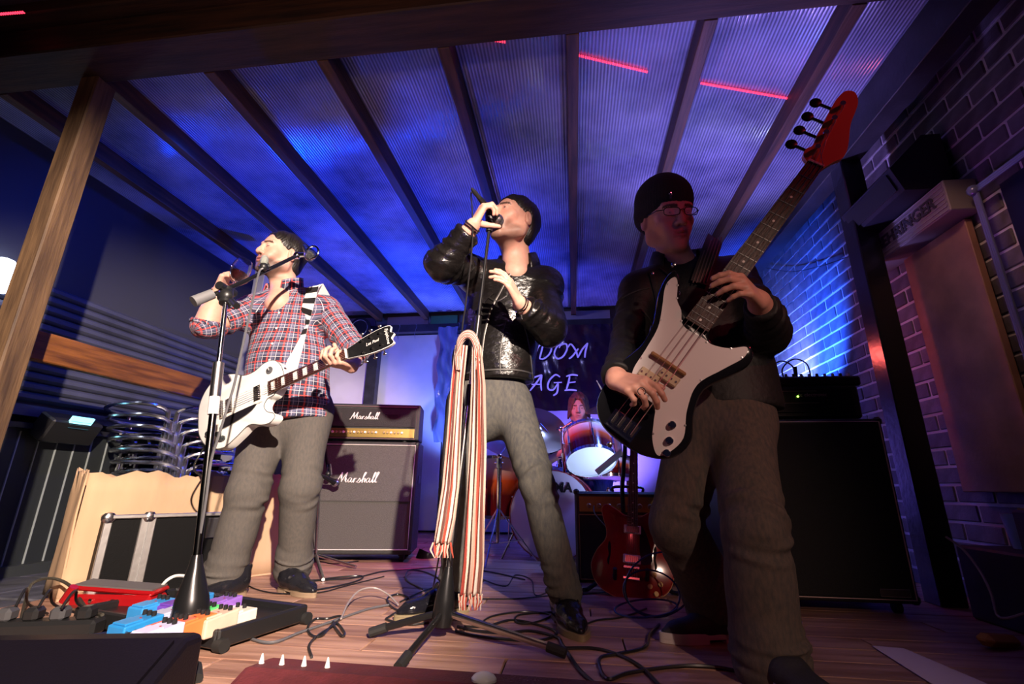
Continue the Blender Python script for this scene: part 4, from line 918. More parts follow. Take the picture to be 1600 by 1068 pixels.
# ---- black and white bass
E0,E1=P(953,692,1.36),P(1349,156,1.20); PB=thing('bass_guitar','black bass guitar with white pickguard played by the man in the hat','guitar',M=gframe(E0,E1,(-.10,-1,-.02)))
k=np.linalg.norm(E1-E0)/1.165; PB.matrix_world=PB.matrix_world@Matrix.Scale(k,4)
pbo=catmull([(.0,.0),(.012,.085),(.055,.150),(.125,.170),(.20,.150),(.27,.120),(.34,.122),(.41,.150),(.475,.168),(.515,.160),(.500,.128),(.455,.100),(.430,.070),(.425,.034),(.420,-.030),(.395,-.045),(.388,-.070),(.405,-.105),(.435,-.135),(.425,-.160),(.385,-.168),(.33,-.145),(.26,-.115),(.19,-.130),(.12,-.165),(.05,-.150),(.008,-.085)],6,True)
fv=lambda u,v:v*((.62+.24*min(1,max(0,(u-.12)/.3))) if v>0 else .96)
pbo=[(u*.96+.018*(1-min(1,u/.5)),fv(u,v)) for u,v in pbo]
BG=mat('black_lacquer',(.008,.008,.010),.12,coat=.7)
MB().prism(pbo,-.042,0,bev=.008).obj('body',BG,PB)
guitar_neck(PB,.42,.935,.066,.042,.009,20,.075,'dot',MAPLE)
PG=mat('white_pickguard',(.72,.66,.66),.3)
pgo=catmull([(.465,.128),(.475,.148),(.445,.155),(.39,.128),(.33,.102),(.26,.098),(.20,.098),(.165,.075),(.155,.03),(.150,-.035),(.115,-.060),(.075,-.085),(.050,-.118),(.070,-.138),(.125,-.147),(.19,-.112),(.26,-.095),(.33,-.125),(.385,-.150),(.412,-.140),(.385,-.105),(.370,-.065),(.372,-.035),(.372,.034),(.405,.068),(.425,.098)],5,True)
pgo=[(u,fv(u,v)*.98) for u,v in pgo]
pg=MB().prism(pgo,0,.003).obj('pickguard',PG,PB)
for j in range(0,len(pgo),9): 
    c_=np.mean(np.array(pgo),0); q=np.array(pgo[j])*.97+c_*.03; MB().lathe([(.003,.003),(.003,.004),(0,.0042)],8,M=Matrix.Translation((q[0],q[1],0))).obj('screw',STEEL,pg)
CRM=mat('pickup_cover_black',(.02,.018,.018),.3)
for u,v in ((.205,.022),(.232,-.022)):
    p_=MB().box((u,v,.010),(.028,.055,.014),bev=.003).obj('pickup',mat('cream_pickup',(.55,.42,.28),.4),PB)
    for j in range(4): MB().lathe([(.003,.017),(.003,.0185),(0,.0185)],8,M=Matrix.Translation((u,v-.021+.014*j,0))).obj('pole_piece',NICK,p_)
MB().box((.262,.0,.012),(.010,.105,.016),bev=.003).obj('thumb_rest',mat('tortoise_rest',(.32,.16,.07),.3),PB)
br=MB().box((.058,0,.003),(.052,.082,.004)).obj('bridge',CHROME,PB); MB().box((.034,0,.010),(.003,.082,.016)).obj('bridge_lip',CHROME,br)
for j in range(4): MB().cyl((.046,-.030+.02*j,.012),(.078,-.030+.02*j,.012),.0065,10).obj('saddle',NICK,br)
for u,v in ((.135,-.098),(.098,-.115),(.068,-.128)): knob(PB,u,v,.003,CHROME,.010,.016)
ho=catmull([(.935,.021),(.945,.038),(.965,.045),(.985,.036),(1.02,.043),(1.08,.052),(1.13,.058),(1.165,.052),(1.172,.03),(1.150,.008),(1.12,-.002),(1.08,-.012),(1.02,-.040),(.985,-.046),(.965,-.034),(.935,-.021)],4)
HW=mat('headstock_maple',(.62,.20,.08),.35,coat=.3); hd=MB().prism(ho[::-1],-.010,.006).obj('headstock',HW,PB)
MB().box((.935,0,.014),(.005,.042,.010)).obj('nut',PEARL,PB)
for i in range(4):
    u=.975+i*.047; v=.022+.008*i*.6; MB().cyl((u,v,.006),(u,v,.024),.007,12).obj('tuner',NICK,hd)
    tt=MB(); tt.cyl((u,v+.01,-.012),(u,v+.052,-.012),.004,8); tt.lathe([(.0,-.002),(.013,-.002),(.016,0),(.013,.002),(0,.002)],14,M=Matrix.Translation((u,v+.064,-.012))); tt.obj('tuner_key',BLK_METAL,hd)
for i in range(4):
    t=i/3-.5; MB().cyl((.05,t*.060,.020),(.936,t*.034,.0185),.0013-.0002*i,5).obj('string',STR,PB); MB().cyl((.936,t*.034,.0185),(.975+(3-i)*.0+i*.047,.022+.0048*i-.007,.017),.0011,5).obj('string',STR,PB)
for u,v in ((-.004,0),(.512,.150)): MB().sphere((u,v,-.02),.008,8).obj('strap_button',NICK,PB)
bs=thing('guitar_strap','wide black ribbed strap over the shoulder of the black jacket','strap',P(1105,420,1.45))
sp=[]
for t in np.linspace(0,1,18):
    px=1117-24*t; py=372+70*t; a=P(px,py,1.52); q=surf(bj,a[0],a[2],off=.006); y=q[1] if q is not None else 1.55; sp.append(P(px,py,y-.006))
sp=[sp[0]+np.array([.0,.06,-.01])]+sp
SBR=mat('strap_brown_black',(.035,.022,.02),.6); ribbon('webbing',sp,.060,SBR,bs)
for o_ in (-.022,-.011,0,.011,.022): ribbon('stitched_rib',[p+np.array([o_,-.004,0]) for p in sp],.0035,mat('stitch',(.16,.10,.09),.6),bs)
# ---- red semi hollow guitar on a stand
E0,E1=P(986,938,2.36),P(992,632,2.60); RG=thing('semi_hollow_guitar','dark red semi hollow guitar leaning on a stand in front of the small amplifier','guitar',M=gframe(E0,E1,(-.12,-1,.22)))
k=np.linalg.norm(E1-E0)/1.06; RG.matrix_world=RG.matrix_world@Matrix.Scale(k,4)
rgo=catmull([(0,0),(.015,.10),(.06,.175),(.14,.205),(.215,.180),(.27,.140),(.32,.135),(.38,.155),(.43,.165),(.455,.14),(.435,.09),(.41,.05),(.405,.028),(.405,-.028),(.41,-.05),(.435,-.09),(.455,-.14),(.43,-.165),(.38,-.155),(.32,-.135),(.27,-.140),(.215,-.180),(.14,-.205),(.06,-.175),(.015,-.10)],6,True)
RED=mat('cherry_lacquer',(.36,.010,.008),.16,coat=.8,col2='#5a0a06',nscale=4)
rb=MB().prism(rgo,-.045,0,bev=.006).obj('body',RED,RG); MB().tube([(x,y,-.003) for x,y in rgo],.002,4,True).obj('edge_binding',mat('cream_binding',(.5,.25,.12),.4),rb)
guitar_neck(RG,.405,.775,.056,.043,.008,22,.15,'dot',mat('red_neck',(.16,.01,.01),.3)); humbucker(RG,.19,0,0,NICK); humbucker(RG,.335,0,0,NICK)
MB().box((.15,0,.011),(.012,.08,.012),bev=.002).obj('bridge',NICK,RG); MB().box((.10,0,.010),(.016,.088,.012),bev=.004).obj('tailpiece',NICK,RG)
MB().prism(catmull([(.35,-.04),(.20,-.042),(.17,-.06),(.19,-.10),(.26,-.09),(.33,-.065)],4,True)[::-1],.004,.0065).obj('pickguard',mat('pickguard_black',(0,0,0)),RG)
for s in (-1,1):
    f_=MB(); f_.prism([(x,s*y) for x,y in catmull([(.15,.115),(.17,.125),(.20,.118),(.235,.124),(.265,.118),(.245,.108),(.205,.108),(.175,.112)],4,True)][::s],.0002,.0012); f_.obj('sound_hole',mat('hole_black',(.004,.002,.002),.9),rb)
for u,v in ((.13,-.11),(.09,-.14),(.075,-.09),(.045,-.12)): knob(RG,u,v,0,mat('gold_knob',(.5,.35,.12),.3),.012,.016)
ho=[(.775,.021),(.82,.032),(.90,.040),(.955,.034),(.96,0),(.955,-.034),(.90,-.040),(.82,-.032),(.775,-.021)]; hd=MB().prism(ho,-.006,.008).obj('headstock',mat('veneer_black',(0,0,0)),RG)
for i in range(3):
    for s in (-1,1): u=.84+i*.036; tt=MB(); tt.cyl((u,s*.024,.008),(u,s*.024,.018),.004,8); tt.cyl((u,s*.03,-.004),(u,s*.055,-.004),.0022,6); tt.sphere((u,s*.06,-.004),.008,8); tt.obj('tuner',NICK,hd)
strings(RG,.105,.776,6,.052,.036,.018,.0165,.0007)
st=thing('guitar_stand','black tubular stand holding the red semi hollow guitar','stand',(.24,2.52,0)); b=MB()
hx=P(990,780,2.55)
MB().tube([(.24,2.56,.02),(.245,2.60,.45),(hx[0],2.66,.80)],.011,8).obj('pole',BLK_METAL,st,world=True)
for dx in (-.19,.19): MB().tube([(.24,2.56,.12),(.24+dx,2.44,.012),(.24+dx*1.1,2.42,.012)],.010,8).obj('leg',BLK_METAL,st,world=True)
MB().tube([(.24,2.56,.12),(.24,2.74,.012)],.010,8).obj('leg',BLK_METAL,st,world=True)
for dx in (-.07,.07): MB().tube([(.24,2.56,.14),(.24+dx,2.50,.10),(.24+dx,2.36,.075),(.24+dx,2.33,.12)],.009,8).obj('cradle_arm',RUBBER,st,world=True)
# ---- stemmed glass in the hand
ga=P(367,440,1.84); gb_=P(389,396,1.87); GM=zframe(ga,gb_-ga)
gl_=thing('stemmed_glass','round stemmed glass with a dark drink held to the mouth','glass',M=GM)
GLS=mat('clear_glass',(.95,.96,1),.03,trans=1,spec=.5)
MB().lathe([(.0,.004),(.015,.008),(.032,.025),(.042,.05),(.044,.07),(.040,.095),(.033,.118),(.0318,.118),(.0385,.095),(.0425,.07),(.0405,.05),(.031,.027),(.014,.010),(0,.007)],32).obj('bowl',GLS,gl_)
MB().lathe([(0,.0085),(.014,.011),(.030,.028),(.0385,.048),(0,.050)],24).obj('drink',mat('dark_wine',(.05,.01,.012),.05,spec=.6),gl_)
MB().lathe([(.0,.006),(.006,.0),(.004,-.02),(.004,-.045),(.008,-.052),(.032,-.056),(.032,-.058),(0,-.058)],24).obj('stem',GLS,gl_)
# ================================================================ AMPLIFIERS
GRILL=mat('grille_cloth',(.085,.080,.076),.8,noise=.35,nscale=260,bump=1,bscale=350); PIP=mat('white_piping',(.65,.62,.58),.5)
LOGO=mat('logo_white',(.9,.88,.85),.35)
_ml=[[(0,.02),(.12,.0),(.20,.30),(.30,.72),(.36,.95)],[(.36,.95),(.38,.5),(.46,.10)],[(.46,.10),(.58,.55),(.72,.98)],[(.72,.98),(.70,.5),(.76,.08),(.86,.12)],
 [(1.12,.42),(1.0,.45),(.90,.25),(.96,.05),(1.08,.15),(1.14,.42)],[(1.14,.42),(1.12,.12),(1.20,.05),(1.28,.2)],
 [(1.28,.2),(1.34,.42),(1.33,.05)],[(1.34,.25),(1.42,.42),(1.50,.40)],
 [(1.52,.06),(1.62,.20),(1.70,.45)],[(1.70,.45),(1.78,.20),(1.72,.03),(1.60,.06)],[(1.72,.03),(1.85,.2),(1.98,.60),(2.06,.92),(2.00,.98),(1.95,.7),(1.94,.05)],
 [(1.94,.2),(2.02,.42),(2.10,.38),(2.10,.08),(2.17,.1)],
 [(2.42,.42),(2.30,.45),(2.20,.25),(2.26,.05),(2.38,.15),(2.44,.42)],[(2.44,.42),(2.42,.12),(2.50,.05),(2.56,.15)],
 [(2.56,.15),(2.68,.5),(2.76,.92),(2.69,.98),(2.65,.6),(2.66,.08),(2.74,.08)],[(2.74,.08),(2.88,.5),(2.97,.95),(2.89,1.0),(2.85,.6),(2.86,.08),(3.0,.12)]]
def script_logo(root,x,z,y,w,ry=0):
    k=w/3.0; L=[[((a-1.5)*k+.12*(b-.4)*k,(b-.4)*k*.78) for a,b in l] for l in _ml]
    M=Matrix(((1,0,0,x),(0,0,-1,y),(0,1,0,z),(0,0,0,1)))@Matrix.Rotation(ry,4,'X')
    b=MB()
    for l in L: 
        c=catmull([(p[0],p[1],0) for p in l],6); b.tube(c,[(.0018,.0046*w/.2)]*len(c),6,M=M,flat=(0,0,1) if False else (M.to_3x3()@Vector((0,0,1))))
    return b.obj('script_logo',LOGO,root)
def pip_rect(root,x0,x1,z0,z1,yf,m=PIP,r=.0028,name='piping'):
    MB().tube([(x0,yf(z0),z0),(x1,yf(z0),z0),(x1,yf(z1),z1),(x0,yf(z1),z1)],r,6,True).obj(name,m,root)
a,b_2=np.array([-1.775,2.965]),np.array([-1.03,3.12]); dx=b_2-a; rz=math.atan2(dx[1],dx[0]); 
MC=thing('speaker_cabinet','tall black speaker cabinet with pale piping and white script logo','speaker',(*(a+dx/2),0),rz)
W_,H_=.765,.70; yf=lambda z:.0 if z<.36 else (z-.36)*.16
prof=[(0,.045),(0,.36),(yf(.745),.745),(.36,.745),(.36,.045)]
b=MB(); V=[(x,y,z) for x in (-W_/2,W_/2) for y,z in prof]; b.add(V,[tuple(range(5)),tuple(range(5,10))[::-1]]+[(i,(i+1)%5,5+(i+1)%5,5+i) for i in range(5)]); bx_=b.obj('shell',TOLEX,MC,smooth=False)
bmod=bx_.modifiers.new('bev','BEVEL'); bmod.width=.008; bmod.segments=2
g1=MB(); x0,x1=-W_/2+.022,W_/2-.022
g1.add([(x0,-.004,.075),(x1,-.004,.075),(x1,-.004,.36),(x0,-.004,.36),(x0,yf(.72)-.004,.72),(x1,yf(.72)-.004,.72),(x0,.003,.075),(x1,.003,.075),(x1,.003,.36),(x0,.003,.36),(x0,yf(.72)+.003,.72),(x1,yf(.72)+.003,.72)],[(0,1,2,3),(3,2,5,4),(6,9,8,7),(9,10,11,8),(0,3,9,6),(3,4,10,9),(1,7,8,2),(2,8,11,5),(0,6,7,1),(4,5,11,10)]); g1.obj('grille_cloth',GRILL,MC,smooth=False)
MB().tube([(x0,-.007,.075),(x1,-.007,.075),(x1,-.007,.36),(x1,yf(.72)-.007,.72),(x0,yf(.72)-.007,.72),(x0,-.007,.36)],.0032,6,True).obj('piping',PIP,MC)
MB().box((0,-.006,.362),(W_-.05,.004,.006)).obj('cloth_seam',mat('seam_cloth',(.05,.048,.045),.8),MC)
script_logo(MC,.0,.500,yf(.52)-.008,.27,-.15)
MB().box((-.34,-.006,.095),(.05,.003,.014)).obj('name_plate',GOLD,MC)
for sx in (-1,1):
    for sy in (.05,.31): c=MB(); c.cyl((sx*.32-.012,sy,.022),(sx*.32+.012,sy,.022),.022,14); c.box((sx*.32,sy,.04),(.04,.04,.01)); c.obj('castor',RUBBER,MC)
    MB().box((sx*(W_/2+.001),.18,.5),(.006,.12,.05),bev=.002).obj('side_handle',BLACK,MC)
    for z in (.06,.73): MB().box((sx*(W_/2-.012),yf(z)+.010,z),(.03,.03,.03),bev=.008).obj('corner',BLACK,MC)
# head
MH=thing('amplifier_head','black amplifier head with gold control strip on the tall cabinet','amplifier',(*(a+dx/2),.745),rz)
b=MB(); o_=.055; V=[(x,y,z) for x in (-.375,.375) for y,z in ((o_,0.01),(o_+.006,.085),(o_+.02,.255),(.31,.255),(.31,.01))]; b.add(V,[tuple(range(5)),tuple(range(5,10))[::-1]]+[(i,(i+1)%5,5+(i+1)%5,5+i) for i in range(5)]); s_h=b.obj('shell',TOLEX,MH,smooth=False); bm_=s_h.modifiers.new('b','BEVEL'); bm_.width=.008; bm_.segments=2
MB().box((0,o_+.009,.160),(.69,.012,.125),rot=(-.08,0,0)).obj('grille_cloth',mat('head_grille',(.014,.013,.014),.6,bump=1,bscale=300),MH)
pip_rect(MH,-.352,.352,.018,.237,lambda z:o_-.004+z*.06,mat('dim_piping',(.25,.15,.15),.5),.002)
gp=MB().box((0,o_-.002,.055),(.69,.008,.058)).obj('control_panel',GOLD,MH)
for i in range(19):
    x=-.20+i*.024+(.03 if i>12 else 0); MB().lathe([(.0085,0),(.0085,.006),(.006,.012),(0,.012)],12,M=zframe((x,o_-.006,.058),(0,-1,0))).obj('knob',mat('amp_knob',(.55,.42,.25),.3,.6) if i%3 else WHITE,gp)
for i in range(3): MB().box((-.325+i*.022,o_-.009,.055),(.014,.008,.026)).obj('rocker_switch',BLACK,gp)
text('letter_mark','MA',.034,Matrix(((1,0,0,-.235),(0,0,-1,o_-.008),(0,1,0,.056),(0,0,0,1))),BLACK,gp,bold=.001)
script_logo(MH,.0,.165,o_+.001,.195,-.09)
for x in np.arange(-.16,.17,.32):
    for i in range(10): MB().box((x+(i-5)*.009*1.0+(.03 if x>0 else -.03),o_+.002,.165),(.002,.003,.045)).obj('grille_slot',mat('slot',(.05,.02,.03),.6),MH)
for sx in (-.28,.28):
    for y in (.09,.27): MB().cyl((sx,y,0),(sx,y,.012),.014,10).obj('foot',RUBBER,MH)
MB().box((0,.19,.262),(.18,.025,.014),bev=.005).obj('top_handle',BLACK,MH)
# bass cabinet
BCX=(.615+1.305)/2
BC=thing('speaker_cabinet','large black bass cabinet with thin pale edging behind the bass player','speaker',(BCX,2.20,0))
MB().box((0,.21,.40),(.69,.42,.71),bev=.008).obj('shell',mat('bass_tolex',(.008,.008,.009),.5,bump=.6,bscale=400),BC)
MB().box((0,-.003,.40),(.645,.01,.665)).obj('grille_cloth',mat('bass_grille',(.007,.007,.008),.8,bump=1,bscale=350),BC); pip_rect(BC,-.33,.33,.06,.742,lambda z:-.006,mat('thin_edging',(.70,.50,.48),.5),.0028)
bdg=MB().box((.255,-.010,.085),(.105,.004,.026),bev=.002).obj('badge',mat('badge_plate',(.10,.08,.08),.4,.5),BC)
pip_rect(BC,.203,.307,.072,.098,lambda z:-.014,mat('badge_rim',(.45,.38,.38),.3,.8),.0012,'badge_rim')
for sx in (-1,1):
    for y in (.06,.36): MB().cyl((sx*.29-.012,y,.024),(sx*.29+.012,y,.024),.022,12).obj('castor',RUBBER,BC)
    for z in (.06,.745): MB().box((sx*.332,.012,z),(.035,.035,.035),bev=.01).obj('corner',BLACK,BC)
# bass head
BH=thing('amplifier_head','black bass amplifier head with two green lights on the large bass cabinet','amplifier',(1.05,2.27,.757))
MB().box((0,.16,.085),(.46,.32,.15),bev=.01).obj('shell',mat('head_black',(.009,.009,.010),.45,bump=.4,bscale=300),BH); fp=MB().box((0,-.003,.09),(.40,.008,.11),bev=.002).obj('front_panel',mat('front_panel',(.016,.012,.014),.35,.4),BH)
def led(x,z,c,s,parent,y=-.010,r=.004): MB().lathe([(r,0),(r,.002),(0,.004)],12,M=zframe((x,y,z),(0,-1,0))).obj('indicator_light',mat('led_%d_%d'%(c[0]*99,c[1]*99),c,.4,emit=c,es=s),parent)
led(-.10,.105,(.35,1,.08),7,fp); led(-.035,.107,(.35,1,.08),7,fp); MB().box((-.175,-.010,.103),(.022,.004,.008)).obj('backlit_display',mat('amber_display',(1,.5,.3),.5,emit=(1,.5,.3),es=5),fp)
text('lettering','tc electronic',.024,Matrix(((1,0,0,.03),(0,0,-1,-.0075),(0,1,0,.115),(0,0,0,1))),mat('panel_print',(.45,.28,.28),.5),fp)
MB().box((-.07,-.0085,.132),(.24,.002,.0015)).obj('panel_line',mat('panel_print',(0,0,0)),fp); MB().box((-.07,-.0085,.078),(.24,.002,.0015)).obj('panel_line',mat('panel_print',(0,0,0)),fp)
for i in range(6): MB().lathe([(.007,0),(.007,.008),(0,.009)],12,M=zframe((.07+.022*(i%3),-.008,.09-.03*(i//3)),(0,-1,0))).obj('knob',BLACK,fp)
for i in range(7): MB().box((0,-.002,.022+.0*i),(.40,.004,.004)).obj('vent_bar',BLACK,fp) if i==0 else None
for sx in (-.18,.18):
    for y in (.04,.28): MB().cyl((sx,y,-.007),(sx,y,.012),.013,10).obj('foot',RUBBER,BH)
# mixer on top
MX=thing('mixing_desk','small mixing desk with rows of knobs lying on the bass head','mixer',(1.05,2.28,.917))
MB().box((0,.15,.028),(.50,.32,.045),bev=.008,rot=(.05,0,0)).obj('case',BLACK,MX)
for r in range(4):
    for c in range(14):
        x=-.22+c*.034; y=.03+r*.065; MB().lathe([(.007,0),(.006,.016),(0,.016)],10,M=Matrix.Translation((x,y,.052+.05*(y-.15)))).obj('knob',mat('mixer_knob',(.45,.42,.5),.4) if (c+r)%3 else BLACK,MX)
for x,y0,y1 in ((-.02,.16,.25),(.03,.12,.22)): MB().tube(catmull([(x,y1,.05),(x-.01,y1,.13),(x+.03,(y0+y1)/2,.17),(x+.065,y0,.13),(x+.07,y0,.05)],6),.0035,6).obj('patch_lead',CABLE,MX)
MB().cyl((.055,.17,.05),(.060,.17,.13),.009,10).obj('plug',BLACK,MX)
# combo amplifier
CA=thing('combo_amplifier','small black combo amplifier with gold panel behind the red guitar','amplifier',(.29,2.66,0),-.02)
MB().box((0,.13,.225),(.58,.26,.43),bev=.01).obj('shell',TOLEX,CA); MB().box((0,-.002,.17),(.53,.008,.30)).obj('grille_cloth',mat('combo_grille',(.010,.009,.010),.8,bump=1,bscale=350),CA)
pip_rect(CA,-.268,.268,.018,.325,lambda z:-.006,mat('gold_piping',(.45,.22,.10),.4),.0022); cp=MB().box((0,-.002,.378),(.53,.010,.075)).obj('control_panel',GOLD,CA)
for i in range(9): MB().lathe([(.013,0),(.012,.010),(.009,.014),(0,.014)],14,M=zframe((-.215+i*.052,-.007,.370),(0,-1,0))).obj('knob',mat('combo_knob',(.30,.22,.12),.3,.5),cp)
text('lettering','ORANGE BOX',.016,Matrix(((1,0,0,-.02),(0,0,-1,-.0078),(0,1,0,.405),(0,0,0,1))),mat('dark_print',(.05,.02,.01),.5),cp) if False else None
for sx in (-.29,.29):
    for z in (.012,.438): MB().box((sx*.965,.012,z),(.03,.03,.03),bev=.008).obj('corner',BLACK,CA)
MB().tube(catmull([(-.08,.13,.44),(-.07,.13,.465),(.07,.13,.465),(.08,.13,.44)],4),.008,8).obj('top_handle',BLACK,CA)
MB().tube(catmull([(-.19,-.012,.37),(-.185,-.05,.33),(-.12,-.09,.26),(-.05,-.10,.20)],5),.0035,6).obj('plugged_lead',CABLE,CA)
# ================================================================ DRUM KIT
BURST=bpy.data.materials.new('red_burst_lacquer'); BURST.use_nodes=True
nt=BURST.node_tree; bs_=nt.nodes['Principled BSDF']; tc=nt.nodes.new('ShaderNodeTexCoord'); sx_=nt.nodes.new('ShaderNodeSeparateXYZ'); nt.links.new(tc.outputs['Generated'],sx_.inputs[0]); rp=nt.nodes.new('ShaderNodeValToRGB'); nt.links.new(sx_.outputs[2],rp.inputs[0])
for p_,c_ in ((0,(.10,.002,.002,1)),(.35,(.55,.03,.01,1)),(.6,(.75,.10,.015,1)),(1,(.10,.002,.002,1))):
    e=rp.color_ramp.elements.new(p_) if p_ not in (0,1) else rp.color_ramp.elements[int(p_)]; e.color=c_
nt.links.new(rp.outputs[0],bs_.inputs['Base Color']); bs_.inputs['Roughness'].default_value=.15; bs_.inputs['Coat Weight'].default_value=.8
DH=mat('drum_head_white',(.85,.85,.85),.5)
def drum(name,label,c,ax,r,h,nl=6,cat='drum',headm=DH,hoop=CHROME,group=None):
    o=thing(name,label,cat,M=zframe(c,ax),group=group); n=36
    MB().lathe([(r,-h/2),(r,h/2),(r-.006,h/2),(r-.006,-h/2)],n,closed=True).obj('shell',BURST,o)
    for s,nm in ((1,'batter_head'),(-1,'front_head')):
        z=s*h/2; MB().lathe([(0,z+s*.006),(r*.96,z+s*.006),(r+.002,z+s*.001),(r+.002,z-s*.006)],n).obj(nm,headm,o); MB().lathe([(r+.004,z+s*.012),(r+.008,z+s*.012),(r+.008,z-s*.010),(r+.004,z-s*.010)],n,closed=True).obj('hoop',hoop,o)
    for i in range(nl):
        a=2*math.pi*(i+.5)/nl; q=lambda rr,z:(rr*math.cos(a),rr*math.sin(a),z); b=MB(); b.cyl(q(r+.010,-h/2-.008),q(r+.010,h/2+.008),.0035,6); b.cyl(q(r+.008,-.03),q(r+.008,.03),.009,8); b.sphere(q(r+.010,h/2+.010),.007,6); b.sphere(q(r+.010,-h/2-.010),.007,6); b.obj('lug',CHROME,o)
    return o
bdc=np.array([-.13,3.55,.285]); BD=drum('bass_drum','large bass drum with pale front head behind the singer\'s legs',bdc,(.10,1,0),.28,.42,8,headm=mat('bass_head',(.50,.44,.60),.35),hoop=mat('bass_hoop',(.25,.02,.015),.2,coat=.5))
_a=vn(.10,1,0); _x=vn(1,-.10,0); _o=bdc-_a*.2185; _t=P(884,762,_o[1]); _o=_o+_x*(_t[0]-bdc[0]-.052)+np.array([0,0,_t[2]-bdc[2]])
_T=Matrix(((_x[0],0,-_a[0],_o[0]),(_x[1],0,-_a[1],_o[1]),(0,1,0,_o[2]),(0,0,0,1)))
text('lettering','TAMA',.085,WM(BD).inverted()@_T,mat('logo_black',(.01,.01,.015),.4),BD,bold=.003,shear=.1,ext=.002)
for s in (-1,1): MB().tube([tuple(WM(BD).inverted()@Vector((bdc[0]+s*.27,bdc[1]-.08,.20))),tuple(WM(BD).inverted()@Vector((bdc[0]+s*.36,bdc[1]-.16,.0)))],.006,6).obj('spur',CHROME,BD)
tc1=P(921,698,3.36); drum('rack_tom','small red sunburst tom with bright white underside tilted towards the camera',tc1+np.array([0,.08,.0]),(-.08,.52,.82),.168,.22,6)
fc=P(789,765,3.75); drum('floor_tom','tall red sunburst floor tom seen left of the singer\'s leg',[fc[0],3.75,.46],(0,0,1),.20,.42,6)
FT=[o for o in bpy.data.objects if o.name=='floor_tom'][0]
for i in range(3): a=2*math.pi*i/3+.5; MB().tube([(.215*math.cos(a),.215*math.sin(a),.05),(.215*math.cos(a),.215*math.sin(a),-.40),(.235*math.cos(a),.235*math.sin(a),-.455)],.006,6).obj('leg',CHROME,FT)
sc_=P(960,752,3.6); SD=drum('snare_drum','shallow snare drum in front of the drummer\'s blue jeans',[sc_[0]-.04,3.72,.60],(0,.1,1),.178,.13,8)
for i in range(3): a=2*math.pi*i/3; MB().tube([(0,0,-.14),(.20*math.cos(a),.20*math.sin(a),-.59)],.007,6).obj('leg',CHROME,SD)
MB().cyl((0,0,-.14),(0,0,-.40),.011,8).obj('pole',CHROME,SD)
BRZ=mat('bronze_cymbal',(.62,.42,.24),.28,1)
def cymbal(name,label,foot,c,ax,r,group='cymbals of the drum kit'):
    o=thing(name,label,'cymbal',M=zframe(c,ax)); MB().lathe([(.006,.026),(.02,.024),(.045,.010),(.05,.006),(r*.6,-.004),(r,-.016),(r,-.018),(r*.6,-.006),(.05,.004),(.043,.008),(.02,.022),(.006,.024)],40,closed=True).obj('bronze',BRZ,o)
    s=thing('cymbal_stand',label.replace(' cymbal',' cymbal\'s chrome stand') if False else 'chrome stand '+('carrying the '+label),'stand',(foot[0],foot[1],0)); F_=np.array([foot[0],foot[1],0.]); T=np.array(c); 
    MB().tube([F_+[0,0,.12],F_+[0,0,.62]],.012,8).obj('pole',CHROME,s,world=True); MB().tube([F_+[0,0,.60],F_+[0,0,T[2]-.12]],.009,8).obj('upper_pole',CHROME,s,world=True); MB().tube([F_+[0,0,T[2]-.12],T+vn(ax)*.05],.006,6).obj('boom_arm',CHROME,s,world=True)
    b=MB(); b.cyl(F_+[0,0,.58],F_+[0,0,.64],.019,10); b.cyl(F_+[-.03,0,.61],F_+[.03,0,.61],.007,6); b.sphere(F_+[0,0,T[2]-.12],.022,10); b.obj('clamp',CHROME,s,world=True)
    for i in range(3): a=2*math.pi*i/3+.4; MB().tube([F_+[0,0,.33],F_+[.26*math.cos(a),.26*math.sin(a),.012]],.006,6).obj('leg',CHROME,s,world=True); MB().tube([F_+[0,0,.12],F_+[.17*math.cos(a),.17*math.sin(a),.135]],.004,6).obj('brace',CHROME,s,world=True)
    return o
cymbal('crash_cymbal','big thin cymbal behind the singer\'s thigh',PZ(777,880,0)[:2],P(800,690,3.5),(.25,-.45,.85),.23)
cymbal('ride_cymbal','wide cymbal left of the drummer\'s face',(-.12,3.95),P(842,668,3.9),(.30,-.75,.6),.25)
cymbal('hi_hat','small grey cymbal right of the drummer above the tom',(.42,3.95),P(948,634,3.9),(-.2,-.35,.9),.17)
ht=thing('tom_holder','chrome tube and clamps holding the small red tom','holder',(-.02,3.62,.55)); q0=P(867,745,3.55); MB().tube([(-.07,3.60,.56),(-.08,3.60,.88),(.0,3.50,.92),(.05,3.46,.88)],.011,8).obj('tube',CHROME,ht,world=True)
b=MB(); b.sphere((-.08,3.60,.88),.026,10); b.sphere((.03,3.47,.90),.022,10); b.cyl((-.12,3.6,.88),(-.04,3.6,.88),.009,8); b.obj('clamp',CHROME,ht,world=True); b=MB(); b.cyl((-.07,3.6,.64),(-.07,3.6,.70),.018,10); b.cyl((-.11,3.6,.67),(-.03,3.6,.67),.006,6); b.obj('wing_bolt',CHROME,ht,world=True)
MB().tube([(.24,3.30,.62),(.14,3.25,.52)] if False else [P(972,705,3.12),P(932,738,3.12)],[(.003,.022)]*2,6,flat=(0,1,0)).obj('x',STEEL,ht,world=True).name='flat_bracket'
